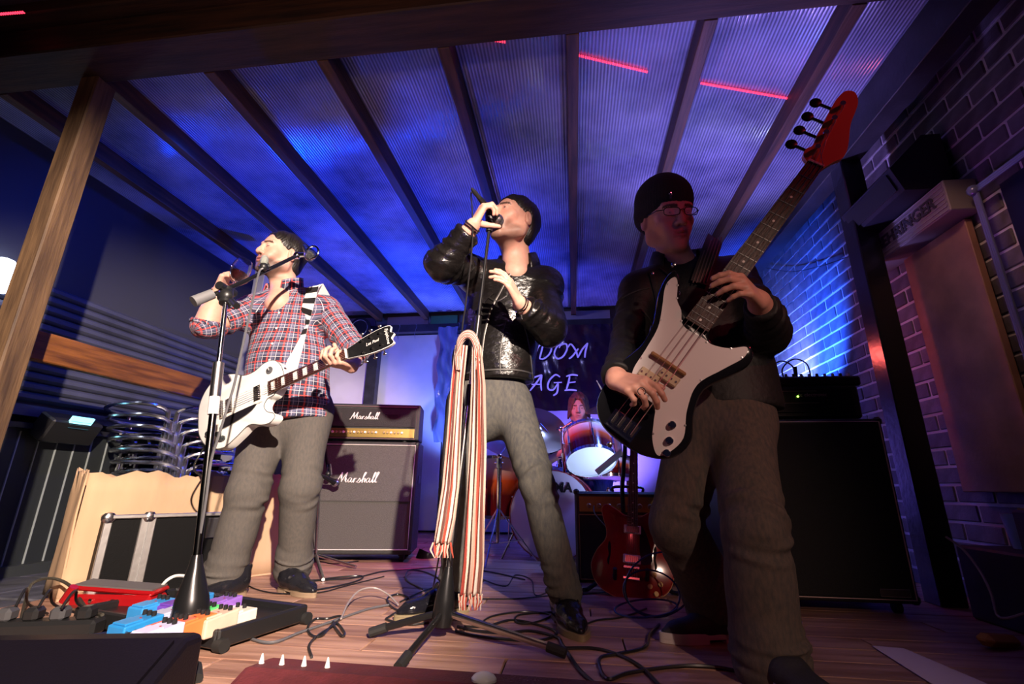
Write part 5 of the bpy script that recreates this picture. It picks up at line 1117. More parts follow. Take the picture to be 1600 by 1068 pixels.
# drummer
Dr=thing('person','drummer with brown hair half hidden behind the small tom','person',(.03,4.25,0))
dH=Head(P(904,642,4.1)+[0,0,.02],(-.05,-1,-.05),(0,-.05,1),1.0,eye=.2); dn=dH.w(0,-.03,-.16)
Sh=Sdf(); dH.ops(Sh,neck=dn); hm=Sh.mesh(.006)
S_=Sdf(); hipz=np.array([.03,4.3,.52]); S_.rc(hipz,dn+[0,.03,-.18],.14,.15,.03,flat=(0,-1,0),fs=.7); sL,sR=dn+[-.17,.03,-.07],dn+[.17,.03,-.07]; S_.rc(sL,sR,.06,.06,.05); 
eL=P(852,722,4.0); wL=P(893,700,3.75)*1.; eR=P(962,700,4.0); wR=P(958,652,3.8)
for s0,e0,w0 in ((sL,eL,wL),(sR,eR,wR)): S_.rc(s0,e0,.045,.038); S_.rc(e0,w0,.038,.026)
for s in (-1,1): S_.rc(hipz+[s*.09,0,0],hipz+[s*.20,-.42,.02],.075,.055); S_.rc(hipz+[s*.20,-.42,.02],hipz+[s*.20,-.38,-.44],.05,.035)
for w0,e0 in ((wL,eL),(wR,eR)): hand_ops(S_,w0,vn(w0-e0),(0,.2,-1),(1 if e0 is eR else -1,0,0)) if False else hand_ops(S_,w0,vn(w0-e0)+np.array([0,-.2,0]),(0,.3,-1),(-1 if e0 is eR else 1,-.2,0),curl=(.8,1.0,.6))
body_obj(Dr,[S_.mesh(.008),hm],dH,(.62,.34,.26)); eyes(dH,Dr)
hair_sdf(dH,Dr,(.12,.045,.025),seed=6,back=-.16,top=.012,strand=.004,front=.0)
S_=Sdf()
for x in (-1,1):
    for k_ in range(5): S_.rc(dH.w(x*(.030+.012*k_),.082-.022*k_,.075-.012*k_),dH.w(x*(.068+.006*k_),.060-.024*k_,-.05-.006*k_),.014,.010,.008)
sdf_obj('side_locks',S_,.004,bpy.data.materials['hair_6'],Dr)
S_=Sdf(); S_.rc(hipz+[0,0,-.02],dn+[0,.03,-.18],.165,.175,.03,flat=(0,-1,0),fs=.72,disp=crumple(.005,15,3)); S_.rc(sL,sR,.075,.075,.05); S_.rc(sL,sL*.4+eL*.6,.07,.065); S_.rc(sR,sR*.4+eR*.6,.07,.065); sdf_obj('dark_shirt',S_,.009,mat('dark_cotton',(.02,.02,.03),.85),Dr)
S_=Sdf()
for s in (-1,1): S_.rc(hipz+[s*.09,0,0],hipz+[s*.20,-.42,.02],.10,.078,.05,disp=crumple(.004,25,4)); S_.rc(hipz+[s*.20,-.42,.02],hipz+[s*.20,-.38,-.42],.078,.065,.02,disp=crumple(.004,25,5))
sdf_obj('blue_jeans',S_,.009,denim('blue_denim',(.03,.07,.20),'#3a5aa0',30),Dr)
for s in (-1,1): shoe(Dr,hipz*[1,1,0]+[s*.20,-.33,0],hipz*[1,1,0]+[s*.20,-.60,0],SN,SW,shaft=.09,name='sneaker')
for w0,e0 in ((wL,eL),(wR,eR)): t_=thing('drumstick','wooden drumstick in the drummer\'s '+('raised hand beside the grey cymbal' if e0 is eR else 'hand behind the tom'),'drumstick',w0); d_=vn([.35,-.6,.35] if e0 is eL else [-.3,-.5,.45]); MB().tube([w0+vn(w0-e0)*.08-d_*.1,w0+vn(w0-e0)*.08+d_*.24,w0+vn(w0-e0)*.08+d_*.28,w0+vn(w0-e0)*.08+d_*.30],[.007,.006,.003,.004],8).obj('shaft',mat('hickory',(.6,.42,.22),.5),t_,world=True)
ds=thing('drum_throne','round black drum stool under the drummer','stool',(.03,4.32,0)); MB().lathe([(0,.36),(.15,.36),(.165,.38),(.165,.42),(.15,.44),(0,.445)],24).obj('seat',BLACK,ds); MB().cyl((0,0,.1),(0,0,.37),.014,8).obj('pole',CHROME,ds)
for i in range(3): a=2*math.pi*i/3; MB().tube([(0,0,.25),(.24*math.cos(a),.24*math.sin(a),.01)],.009,6).obj('leg',CHROME,ds)
# ================================================================ STANDS, MICROPHONES, SCARF
def mic(parent_name,label,head,tail,m=BLK_METAL,cat='microphone',L=None):
    head=np.array(head,float);tail=np.array(tail,float); ax=head-tail; n=np.linalg.norm(ax); o=thing(parent_name,label,cat,M=zframe(tail,ax))
    MB().lathe([(0,0),(.010,0),(.0115,.01),(.016,n*.55),(.019,n*.72),(.021,n*.75)],20).obj('handle',m,o)
    g=MB(); g.sphere((0,0,n*.86),.024,16,sc=(1,1,1.05)); g.obj('grille',mat('mic_grille',(.10,.10,.11),.4,.9,bump=1.,bscale=700),o); MB().lathe([(.022,n*.74),(.0255,n*.80),(.0255,n*.86),(.022,n*.88)],20).obj('grille_ring',mat('ring_silver',(.5,.5,.52),.3,1),o)
    MB().lathe([(0,-.055),(.006,-.05),(.0095,-.03),(.0095,.002),(0,.002)],14).obj('connector',BLACK,o); return o
CH2=mat('worn_chrome',(.62,.62,.62),.22,1)
st=thing('microphone_stand','tripod microphone stand with the striped scarf tied round it','stand',(-.42,1.64,0)); base=np.array([-.42,1.64,.09]); top=P(766,345,1.70); ax=top-base; Q=lambda t:base+ax*t
MB().lathe([(.0,-.03),(.028,-.03),(.034,.0),(.030,.05),(.016,.12),(.012,.14)],20,M=zframe(base-vn(ax)*.02,ax)).obj('leg_hub',BLK_METAL,st,world=True)
for (a,bq) in (((578,988),.0),((884,1020),.0),((622,1043),.0)):
    e=PZ(*a,.016); u_=vn(e-base); MB().tube([base+[0,0,-.01],e-u_*.05],[(.011,.008)]*2,8,flat=(0,0,1)).obj('leg',BLK_METAL if a[0]<800 else CH2,st,world=True); MB().tube([e-u_*.055,e],.014,10).obj('rubber_foot',RUBBER,st,world=True)
MB().tube([Q(.04),Q(.47)],.0105,14).obj('lower_tube',CH2,st,world=True); MB().tube([Q(.455),Q(.51)],[.015,.013],14).obj('clutch',BLK_METAL,st,world=True)
MB().tube([Q(.50),Q(.66)],.0075,12).obj('upper_tube',CH2,st,world=True); MB().tube([Q(.60),Q(.70)],.0135,12).obj('grip_clutch',BLK_METAL,st,world=True); MB().tube([Q(.69),Q(.985)],.0065,10).obj('rod',BLK_METAL,st,world=True)
cl=MB(); cl.tube([Q(.965),Q(1.0)],.013,10); cl.tube([Q(1.0),P(766,334,1.70)],[.020,.022],12); cl.obj('clip',BLACK,st,world=True)
m1=mic('microphone','black microphone held against the singer\'s mouth',P(783,350,1.755),P(749,309,1.635))
tl=P(747,306,1.63)
def cable(name,label,pts,r=.0045,m=CABLE,cat='cable',n=8,cl=False,grp=None):
    c=catmull(pts,n,cl); b=MB().tube(c,r,6,cl); o=b.obj(name,m); return tag(o,label,cat,grp)
cable('microphone_cable','thin cable dropping from the raised microphone down beside its stand',[tl+vn(tl-P(783,350,1.755))*.035,P(742,298,1.63),P(736,303,1.63),P(738,330,1.62),P(738,380,1.62),P(733,430,1.62),P(727,480,1.61),P(722,515,1.60),P(716,600,1.665),P(708,700,1.67),P(698,800,1.68),P(684,880,1.70),PZ(676,930,.006),PZ(690,960,.006),PZ(760,975,.006)],.0032)
# scarf
def scarfmat():
    m=bpy.data.materials.new('striped_knit'); m.use_nodes=True; nt=m.node_tree; b=nt.nodes['Principled BSDF']; b.inputs['Roughness'].default_value=.95
    a=nt.nodes.new('ShaderNodeAttribute'); a.attribute_name='cloth'; sp=nt.nodes.new('ShaderNodeSeparateXYZ'); nt.links.new(a.outputs['Vector'],sp.inputs[0]); r=nt.nodes.new('ShaderNodeValToRGB'); r.color_ramp.interpolation='CONSTANT'
    cols=[(.36,.26,.22),(.26,.03,.02),(.52,.44,.38),(.10,.035,.03),(.42,.30,.24),(.32,.05,.03),(.54,.47,.42),(.14,.05,.04),(.46,.34,.28)]
    nn=len(cols)
    while len(r.color_ramp.elements)<nn: r.color_ramp.elements.new(.5)
    for i,c in enumerate(cols): r.color_ramp.elements[i].position=i/nn; r.color_ramp.elements[i].color=c+(1,)
    nt.links.new(sp.outputs[0],r.inputs[0]); nt.links.new(r.outputs[0],b.inputs['Base Color'])
    w_=nt.nodes.new('ShaderNodeTexNoise'); w_.inputs['Scale'].default_value=220; tc=nt.nodes.new('ShaderNodeTexCoord'); nt.links.new(tc.outputs['Object'],w_.inputs[0]); bp=nt.nodes.new('ShaderNodeBump'); bp.inputs['Strength'].default_value=.6; bp.inputs['Distance'].default_value=.003; nt.links.new(w_.outputs[0],bp.inputs['Height']); nt.links.new(bp.outputs[0],b.inputs['Normal'])
    return m
SCM=scarfmat()
sc=thing('scarf','long red, white and brown striped scarf hanging from the microphone stand','scarf',P(735,560,1.64))
def cloth_strip(name,rows,nx,thick,parent,m,u0=0,u1=1,rip=.006,nr=3,ph=0.):
    """rows: list of (left point, right point)"""
    V=[];U=[];F=[];n=len(rows)
    for s in (0,1):
        for i,(l,r) in enumerate(rows):
            for j in range(nx):
                t=j/(nx-1); p=l+(r-l)*t; z=rip*math.sin(t*nr*6.283+ph+i*.06)*(.4+.6*min(1,i/8)); V.append(p+np.array([0,-z-(thick if s==0 else 0)*math.sin(math.pi*t)**.3,0])); U.append((min(.9999,u0+(u1-u0)*t),i*.02))
    N=n*nx
    for i in range(n-1):
        for j in range(nx-1):
            a=i*nx+j; F.append((a,a+1,a+nx+1,a+nx)); F.append((N+a,N+a+nx,N+a+nx+1,N+a+1))
    for i in range(n-1): a=i*nx; F.append((a,a+nx,N+a+nx,N+a)); a=i*nx+nx-1; F.append((a,N+a,N+a+nx,a+nx))
    for j in range(nx-1): a=(n-1)*nx+j; F.append((a,a+1,N+a+1,N+a)); a=j; F.append((a,N+a,N+a+1,a+1))
    o=meshobj(name,V,F,m,parent,True,True); at=o.data.attributes.new('cloth','FLOAT2','POINT'); at.data.foreach_set('vector',np.array(U,np.float32).ravel()); return o
def rows(L,n=60):
    L=np.array(L,float); y=np.linspace(L[0,1],L[-1,1],n); xl=np.interp(y,L[:,1],L[:,0]); xr=np.interp(y,L[:,1],L[:,2]); yy=np.interp(y,L[:,1],L[:,3]); return [(P(a,b,d),P(c,b,d)) for a,b,c,d in zip(xl,y,xr,yy)]
K=[(711,540,731,1.62),(705,600,725,1.62),(699,680,721,1.61),(691,760,718,1.61),(683,810,712,1.60),(677,848,704,1.60)]
lt=cloth_strip('left_tail',rows([(a,b,c,d) for a,b,c,d in K]),26,.010,sc,SCM,0,1,.007,3)
K=[(738,540,752,1.61),(737,600,758,1.60),(733,700,760,1.60),(727,800,758,1.59),(722,880,757,1.59),(717,928,753,1.59)]
rt=cloth_strip('right_tail',rows(K,70),30,.012,sc,SCM,0,1,.009,3.5,1.)
# loop over the pole
lp=[P(718,575,1.615),P(716,550,1.61),P(719,532,1.605),P(727,522,1.60),P(736,522,1.60),P(743,532,1.605),P(747,550,1.61),P(746,575,1.61)]
for k,(o_,w_,u_) in enumerate(((0,.013,.0),(.010,.012,.35),(-.010,.011,.65))):
    pts=catmull([p+np.array([0,o_*.5-.004,-abs(o_)*.9]) for p in lp],7); b=MB(); b.tube(pts,[(w_,w_*.55)]*len(pts),12,flat=(0,0,1)); o=b.obj('wrap',SCM,sc,world=True)
    nn=len(o.data.vertices); at=o.data.attributes.new('cloth','FLOAT2','POINT'); at.data.foreach_set('vector',np.array([((math.cos(2*math.pi*((i%12)/12))*.5+.5)*.98,0) for i in range(nn)],np.float32).ravel())
FRG=[mat('fringe_a',(.46,.36,.30),.9),mat('fringe_b',(.32,.05,.03),.9)]
for (x0,x1,y,d,n) in ((677,704,847,1.60,12),(717,753,927,1.585,15)):
    for i in range(n):
        x=x0+(x1-x0)*i/(n-1); a=P(x,y,d); MB().tube([a,a+np.array([rng.normal(0,.003),-.004,-.022]),a+np.array([rng.normal(0,.006),-.002,-.045])],[.003,.0032,.0015],5).obj('fringe',FRG[i%2],sc,world=True)
# left boom stand
bs_=PZ(287,1012,0); s2=thing('boom_stand','tall boom stand in front of the guitarist with grey rubber counterweight','stand',(bs_[0],bs_[1],0)); B0=np.array([bs_[0],bs_[1],.10]); T0=P(353,468,1.47); ax=T0-B0; Q=lambda t:B0+ax*t
MB().lathe([(.0,-.05),(.040,-.05),(.052,-.02),(.045,.03),(.020,.12),(.014,.15)],22,M=zframe(B0,ax)).obj('leg_hub',BLK_METAL,s2,world=True)
for d_ in ((.30,-.30),(-.42,-.05),(.10,.42)):
    e=np.array([bs_[0]+d_[0]*.75,bs_[1]+d_[1]*.75,.014]); MB().tube([B0+[0,0,-.03],e],[(.012,.009)]*2,8,flat=(0,0,1)).obj('leg',mat('blue_black_metal',(.012,.014,.05),.3,.5),s2,world=True); MB().tube([e-vn(e-B0)*.04,e+vn(e-B0)*.012],.014,10).obj('rubber_foot',RUBBER,s2,world=True)
MB().tube([Q(.05),Q(.60)],.0115,14).obj('lower_tube',mat('dark_chrome',(.10,.10,.10),.2,1),s2,world=True); MB().tube([Q(.58),Q(.645)],.017,14).obj('white_collar',WHITE,s2,world=True); MB().tube([Q(.64),Q(.76)],.0175,14).obj('clutch',STEEL,s2,world=True); MB().tube([Q(.75),Q(1.0)],.0085,12).obj('upper_tube',WHITE if False else CHROME,s2,world=True)
bA=P(318,466,1.42); bC=P(354,452,1.48); bB=P(408,424,1.66); bE=P(464,399,1.86)
cl=MB(); cl.tube([Q(.985),bC],[.022,.024],14); cl.sphere(P(352,462,1.47),.030,12,sc=(1,.8,1)); cl.tube([bC+[0,-.04,0],bC+[0,.04,0]],.016,12); cl.tube([P(362,470,1.44),P(370,478,1.42)],.012,10); cl.obj('boom_clamp',BLACK,s2,world=True)
MB().tube([bA,bC,P(385,438,1.57)],.0085,10).obj('boom_tube',BLK_METAL,s2,world=True); MB().tube([P(385,438,1.57),bE],.0085,10).obj('boom_end',BLK_METAL,s2,world=True)
MB().tube([P(302,471,1.39),P(332,459,1.435)],[.0195,.0185],18).obj('counterweight',mat('grey_rubber',(.16,.16,.165),.6),s2,world=True)
b=MB(); b.sphere(bE,.018,10); b.tube([bE,P(478,398,1.87)],.012,10); b.obj('end_joint',CHROME,s2,world=True)
m2=mic('microphone','microphone on the boom end beside the guitarist\'s ear, chrome ring facing out',P(486,402,1.80),P(476,386,2.0))
mr=thing('clip_ring','round chrome holder at the boom end behind the guitarist\'s head','clip',P(488,394,1.84)); MB().tube([P(488,394,1.82)+np.array([.030*math.cos(a),0,.032*math.sin(a)]) for a in np.linspace(0,6.283,25)[:-1]],.0045,8,True).obj('ring',CHROME,mr,world=True)
b=MB(); b.sphere(P(413,407,1.64),.020,12,sc=(.8,.8,1.3)); b.obj('pop_grille',mat('small_grille',(.35,.38,.33),.5,.4,bump=1,bscale=500),s2,world=True); b=MB(); b.sphere(P(412,417,1.64),.019,10); b.cyl(P(405,420,1.64),P(421,415,1.66),.014,10); b.obj('boom_joint',BLACK,s2,world=True)
cable('boom_cable','grey cable hanging from the boom in front of the checked shirt',[P(411,419,1.63),P(405,425,1.62),P(398,455,1.58),P(388,500,1.54),P(377,550,1.50),P(366,600,1.47),P(354,640,1.45),P(342,680,1.44),P(330,720,1.44),P(322,780,1.44),P(312,840,1.45),P(305,880,1.46),P(316,930,1.50),PZ(345,972,.006),PZ(385,994,.006),PZ(425,1003,.006),PZ(470,987,.006),PZ(520,970,.006),PZ(575,951,.006),PZ(610,944,.006)],.0042,mat('grey_cable',(.10,.10,.11),.4))
# microphone in front of the tall cabinet
s3=thing('boom_stand','short chrome boom stand with its microphone aimed at the tall cabinet','stand',(*PZ(492,880,0)[:2],0)); f3=PZ(492,880,0); t3=P(503,690,2.92)
MB().tube([f3+[0,0,.06],t3],.009,10).obj('pole',CH2,s3,world=True); MB().tube([P(505,685,2.90),P(513,733,2.90)],[.013,.010],10).obj('arm',BLK_METAL,s3,world=True); MB().tube([P(514,725,2.90),P(516,742,2.90)],.013,10).obj('arm_sleeve',CHROME,s3,world=True)
for a in ((556,885),(462,874),(505,905)): MB().tube([f3+[0,0,.05],PZ(*a,.012)],.009,8).obj('leg',CH2,s3,world=True)
MB().sphere(P(513,740,2.90),.020,10).obj('clip',BLACK,s3,world=True)
mic('microphone','small microphone with pale head pointing at the tall cabinet',P(528,756,2.96),P(504,743,2.84))
cable('thin_cable','thin cable falling in front of the tall cabinet from its microphone',[P(500,745,2.84),P(490,760,2.84),P(488,800,2.86),P(490,850,2.88),PZ(494,872,.005),PZ(520,880,.005),PZ(560,876,.005)],.0030)
# ================================================================ FLOOR CABLES
def fc(label,pts,r=.0042,m=CABLE,z=None): return cable('cable',label,[PZ(x,y,(z[i] if z else r+.001)) for i,(x,y) in enumerate(pts)],r,m)
fc('knotted black cable on the open floor in front of the tall cabinet',[(487,1026),(483,1008),(497,992),(522,976),(532,962),(512,966),(492,967),(481,980),(487,992),(503,992),(524,973),(538,988),(533,992),(520,972),(533,965)])
fc('pale cable arching off the floor beside the knotted cable',[(533,966),(545,940),(562,922),(585,918),(606,928),(622,944)],.0035,mat('pale_cable',(.30,.26,.25),.4),[.01,.03,.05,.05,.03,.01])
fc('black cable running from the tall cabinet across to the drums',[(470,906),(520,905),(560,901),(600,892),(650,888),(700,886),(760,892),(820,905)])
fc('black cable looped on the floor below the tall cabinet',[(478,910),(515,903),(560,899),(566,903),(545,911),(500,920),(470,922)])
fc('thin cable trailing from the black boots towards the singer',[(380,908),(400,920),(440,927),(500,925),(540,915),(600,900)],.003)
fc('tangled cable around the singer\'s left shoe',[(640,955),(615,950),(605,935),(622,928),(640,935),(628,950),(610,962),(605,968),(640,975),(670,972)])
fc('cable loop behind the singer\'s left shoe',[(660,920),(635,905),(640,890),(670,895),(690,910),(655,925),(625,940)],.0035)
fc('black cable lying along the right leg of the scarf stand',[(715,978),(745,985),(790,988),(830,985),(870,995),(880,1008),(905,1045),(930,1068)],.0048)
fc('looped cable behind the right leg of the scarf stand',[(725,978),(760,978),(800,968),(850,978),(870,990),(840,1000),(790,998),(740,992),(712,985)],.0042)
fc('cable winding past the singer\'s right shoe',[(745,978),(770,962),(820,955),(860,960),(835,972),(808,972),(812,960),(870,955)],.0036)
fc('thick black cable curving across the bottom right floor',[(882,1012),(925,1012),(960,1020),(1000,1040),(1035,1075)],.005)
fc('cable loop on the floor right of the thick black one',[(1030,975),(1015,990),(1008,1010),(970,1020),(940,1026),(937,1040),(950,1060),(985,1050),(1060,1040),(1120,1042),(1200,1058)],.0048)
fc('thin cables crossing the floor between the singer\'s feet',[(755,905),(790,915),(805,898),(830,905),(838,930),(870,915),(890,902)],.003)
fc('second thin cable crossing below the bass drum',[(740,935),(800,935),(860,930),(940,925),(980,918)],.003)
fc('dark cable from the polished shoe to the red guitar stand',[(915,975),(935,968),(965,965),(990,958),(1010,950)],.0035)
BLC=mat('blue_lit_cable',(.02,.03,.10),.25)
cen=PZ(1020,960,.0)
for k_,(rx_,h_,o_) in enumerate(((.105,.14,0),(.13,.21,.03),(.115,.09,-.03))):
    pts=[cen+np.array([o_+rx_*math.cos(a),.05*math.sin(a)-.02*k_,.008+h_*(.5+.5*math.sin(a+.3*k_))*(1 if k_<2 else .5)]) for a in np.linspace(0,6.283,17)[:-1]]
    cable('cable_coil',['upright loop of dark cable in front of the red guitar','tallest loop of dark cable in front of the red guitar','lowest loop of dark cable in front of the red guitar'][k_],pts,.0035,BLC,n=5,cl=True)
fc('long cable hanging at the dark right edge of the picture',[(1478,838),(1505,858)],.004)  if False else cable('cable','pale brown cable hanging in the dark lower right corner',[P(1478,838,2.05),P(1505,858,2.0),P(1530,890,1.95),P(1548,925,1.9),P(1558,960,1.88),P(1575,965,1.84),P(1600,958,1.8)],.004,mat('brown_cable',(.25,.18,.14),.5))
cable('wall_cable','thin dark wire sagging across the blue lit bricks',[PX(1190,417,1.745),PX(1235,424,1.745),PX(1280,416,1.745),PX(1325,401,1.745)],.003)
cable('cable','braided dark cable arching beside the cardboard box at the left',[PZ(30,985,.01),PZ(38,945,.02),P(50,912,1.78),P(80,903,1.80),P(110,915,1.78),PZ(135,950,.05),PZ(160,960,.06)],.0055,mat('braided_cable',(.035,.03,.02),.6,bump=1,bscale=300))
cable('cable','white cable curving over the floor in front of the flight case',[PZ(243,940,.02),P(255,912,1.78),P(275,899,1.80),P(300,903,1.78),P(318,918,1.76),PZ(330,940,.02)],.0055,WHITE)
# ================================================================ LEFT SIDE: BOX, FLIGHT CASE, PEDALS, CHAIRS
CARD=mat('brown_cardboard',(.50,.33,.20),.8,noise=.12,nscale=5,bump=.5,bscale=30,stretch=(1,1,.3))
A=np.array([-2.06,1.86]); Bq=np.array([-1.52,2.72]); d_=Bq-A; rz=math.atan2(d_[1],d_[0]); L=np.linalg.norm(d_)
cb=thing('cardboard_box','tall open brown cardboard box standing behind the flight case','box',(*(A+d_/2),0),rz)
def wavy_panel(x0,x1,y0,y1,z0,zt,parent,name,seed,t=.006):
    r=np.random.default_rng(seed); n=26; V=[];F=[]; P0=np.array([x0,y0]);P1=np.array([x1,y1]); dd=vn(np.append(P1-P0,0)); nn=np.array([-dd[1],dd[0]])
    ph=r.uniform(0,6,4)
    for s in (0,1):
        for i in range(n):
            q=P0+(P1-P0)*i/(n-1)
            for j in range(7):
                z=z0+(zt-z0)*j/6+(.012*math.sin(i*.9+ph[0])+.010*math.sin(i*2.3+ph[1])+r.normal(0,.002) if j==6 and s==0 else 0)
                o_=.004*math.sin(i*.35+ph[2]+j*.4)+.003*math.sin(j*1.1+ph[3]+i*.2); p=q+nn*(o_+(t if s else 0)); V.append((p[0],p[1],z if not(s and j==6) else V[(i)*7+6][2]))
    N=n*7
    for i in range(n-1):
        for j in range(6): a=i*7+j; F.append((a,a+7,a+8,a+1)); F.append((N+a,N+a+1,N+a+8,N+a+7))
        a=i*7+6; F.append((a,a+7,N+a+7,N+a)); a=i*7; F.append((a,N+a,N+a+7,a+7))
    for j in range(6): a=j; F.append((a,a+1,N+a+1,N+a)); a=(n-1)*7+j; F.append((a,N+a,N+a+1,a+1))
    return meshobj(name,V,F,CARD,parent,True)
wavy_panel(-L/2,L/2,0,0,.0,.50,cb,'front_panel',1); wavy_panel(-L/2,L/2,.24,.24,0,.50,cb,'back_panel',2); wavy_panel(-L/2,-L/2,.006,.235,0,.495,cb,'side_panel',3); wavy_panel(L/2,L/2,.006,.235,0,.495,cb,'side_panel',4)
MB().box((0,.12,.006),(L,.24,.008)).obj('bottom_panel',CARD,cb)
MB().box((.0,-.004,.25),(.05,.002,.49)).obj('tape',mat('brown_tape',(.55,.38,.24),.3),cb)
# flight case
A=np.array([-1.93,1.86]); Bq=np.array([-1.66,2.25]); d_=Bq-A; rz=math.atan2(d_[1],d_[0]); L=.60; 
fcx=A+vn(np.append(d_,0))[:2]*L/2
FCs=thing('flight_case','black flight case with aluminium edges in front of the cardboard box','case',(*fcx,0),rz)
ALU=mat('aluminium_edge',(.72,.70,.68),.35,.9,bump=.2,bscale=40); MB().box((0,.11,.165),(L-.01,.21,.31)).obj('panel_body',mat('case_laminate',(.004,.004,.0045),.6,bump=.3,bscale=250,spec=.12),FCs)
for x in (-L/2+.012,-L/2+.15,L/2-.012):
    w_=.028 if abs(x)>.25 else .055; MB().box((x,.002,.165),(w_,.012,.322),bev=.003).obj('edge_strip',ALU,FCs)
    if w_>.05: MB().box((x,-.006,.165),(.004,.004,.32)).obj('groove',mat('groove_grey',(.25,.25,.25),.5),FCs)
for y in (.002,.218): MB().box((0,y,.322),(L,.026,.016),bev=.003).obj('edge_strip',ALU,FCs); MB().box((0,y,.008),(L,.02,.014),bev=.003).obj('edge_strip',ALU,FCs)
for x in (-L/2+.012,L/2-.012): MB().box((x,.11,.322),(.026,.22,.016),bev=.003).obj('edge_strip',ALU,FCs); MB().box((x,.216,.165),(.026,.012,.32)).obj('edge_strip',ALU,FCs)
for x in (-L/2+.01,L/2-.01,-L/2+.15):
    for z in (.012,.318): 
        c=MB(); c.sphere((x,.0,z),.024,10,sc=(1.1,.6,1)); c.obj('ball_corner',mat('corner_steel',(.6,.6,.62),.25,1),FCs)
lt_=MB().box((.12,-.004,.26),(.08,.010,.09),bev=.004).obj('butterfly_latch',mat('corner_steel',(0,0,0)),FCs)
# pedalboard and pedals
pr=math.radians(-14); pbc=np.array([-1.30,1.66]); PBd=thing('pedalboard','black pedalboard tray on the floor in front of the man in the checked shirt','pedalboard',(*pbc,0),pr)
MB().box((0,0,.030),(.64,.32,.018),bev=.004).obj('tray',BLACK,PBd)
for y in (-.165,.165): MB().box((0,y,.035),(.66,.018,.05),bev=.005).obj('side_rail',BLACK,PBd)
for x in (-.33,.33): MB().box((x,0,.035),(.018,.34,.05),bev=.005).obj('side_rail',BLACK,PBd)
for x,y in ((.325,-.16),(.325,.16),(-.325,-.16),(-.325,.16)): MB().cyl((x-.0,y,.02),(x+.03,y,.02),.019,12).obj('corner_foot',RUBBER,PBd)
def pedal(px,py,col,label,w_=.070,l=.105,h=.060,kn=3,rot=0,kc=BLACK,z=.040):
    q=PZ(px,py,z+h*.6); o=thing('effects_pedal',label,'pedal',(q[0],q[1],z),pr+rot,'pedals on the pedalboard'); m_=mat('pedal_%s'%label.split()[0]+str(int(col[0]*100))+str(int(col[2]*100)),col,.35,noise=.05,nscale=30)
    V=[(-w_/2,-l/2,0),(w_/2,-l/2,0),(w_/2,l/2,0),(-w_/2,l/2,0),(-w_/2,-l/2,h*.8),(w_/2,-l/2,h*.8),(w_/2,l/2,h),(-w_/2,l/2,h)]
    s=MB().add(V,[(0,3,2,1),(4,5,6,7),(0,1,5,4),(1,2,6,5),(2,3,7,6),(3,0,4,7)]).obj('housing',m_,o,smooth=False); bm=s.modifiers.new('b','BEVEL'); bm.width=.004; bm.segments=2
    MB().box((0,-l*.22,h*.88),(w_*.8,l*.45,.006),rot=(.09,0,0),bev=.002).obj('footswitch_plate',m_,o)
    for i in range(kn): MB().lathe([(.0065,0),(.006,.013),(.005,.014),(0,.014)],10,M=Matrix.Translation(((i-(kn-1)/2)*w_*.28,l*.30,h*.93))).obj('knob',kc,o)
    MB().lathe([(.0035,0),(.0035,.002),(0,.003)],8,M=Matrix.Translation((0,l*.08,h*.9))).obj('indicator',mat('led_red_off',(.3,.02,.02),.3),o); return o
for a in ((212,978,(.02,.22,.55),'deep blue effects pedal at the left end of the pedalboard'),(243,992,(.55,.55,.78),'pale lilac effects pedal nearest the camera on the pedalboard'),(237,950,(.03,.25,.60),'bright blue effects pedal behind the lilac one'),(262,964,(.42,.45,.62),'pale blue grey effects pedal in the middle of the board'),(279,948,(.14,.05,.40),'violet effects pedal beside the deep boom stand hub'),(310,962,(.10,.62,.16),'bright green effects pedal right of the boom stand'),(298,976,(.75,.18,.05),'orange effects pedal in front of the green one'),(262,984,(.70,.12,.07),'red orange effects pedal left of the boom stand'),(335,968,(.62,.46,.36),'beige effects pedal right of the green one'),(300,940,(.03,.20,.50),'small blue effects pedal at the back of the board'),(345,945,(.25,.12,.5),'purple effects pedal at the back right of the board')): pedal(*a)
pedal(364,958,(.80,.72,.60),'wide cream effects pedal at the right end of the board',.11,.09,.035,2)
rp_=PZ(190,940,.06); rd=thing('volume_pedal','long glossy red foot pedal behind the small pedals','pedal',(-1.67,1.74,.0),pr+.35)
REDM=mat('red_metal_paint',(.40,.008,.012),.25,.3,coat=.5)
MB().box((0,0,.05),(.30,.10,.045),bev=.012).obj('base',REDM,rd); MB().box((0,.0,.088),(.31,.085,.016),rot=(.08,0.05,0),bev=.006).obj('treadle',REDM,rd); MB().box((0,.0,.098),(.29,.075,.006),rot=(.08,0.05,0)).obj('rubber_tread',mat('tread_grey',(.10,.09,.09),.7),rd)
MB().cyl((-.16,-.05,.05),(-.13,-.055,.10),.014,12).obj('roller',REDM,rd)
for x in (-.06,.02): MB().lathe([(.007,0),(.007,.004),(0,.004)],10,M=zframe((x,-.052,.055),(0,-1,0))).obj('jack',NICK,rd)
for i in range(6): 
    a=(195+i*17,985-i*3); cable('patch_cable',['first','second','third','fourth','fifth','sixth'][i]+' short patch lead from the left between the small pedals',[PZ(a[0],a[1],.06),PZ(a[0]+5,a[1]+4,.085),PZ(a[0]+14,a[1]+2,.085),PZ(a[0]+18,a[1]-4,.06)],.0032,n=5)
mt=thing('multi_socket','black clutter of plugs and power leads at the bottom left','socket',(-1.62,1.45,0)); MB().box((0,0,.03),(.30,.07,.05),bev=.01,rot=(0,0,.3)).obj('socket_bar',BLACK,mt)
for i in range(4): MB().box((-.11+i*.07,-.03+i*.02,.07),(.042,.05,.04),bev=.01,rot=(0,0,.3)).obj('plug',BLACK if i%2 else mat('plug_grey',(.05,.05,.055),.5),mt)
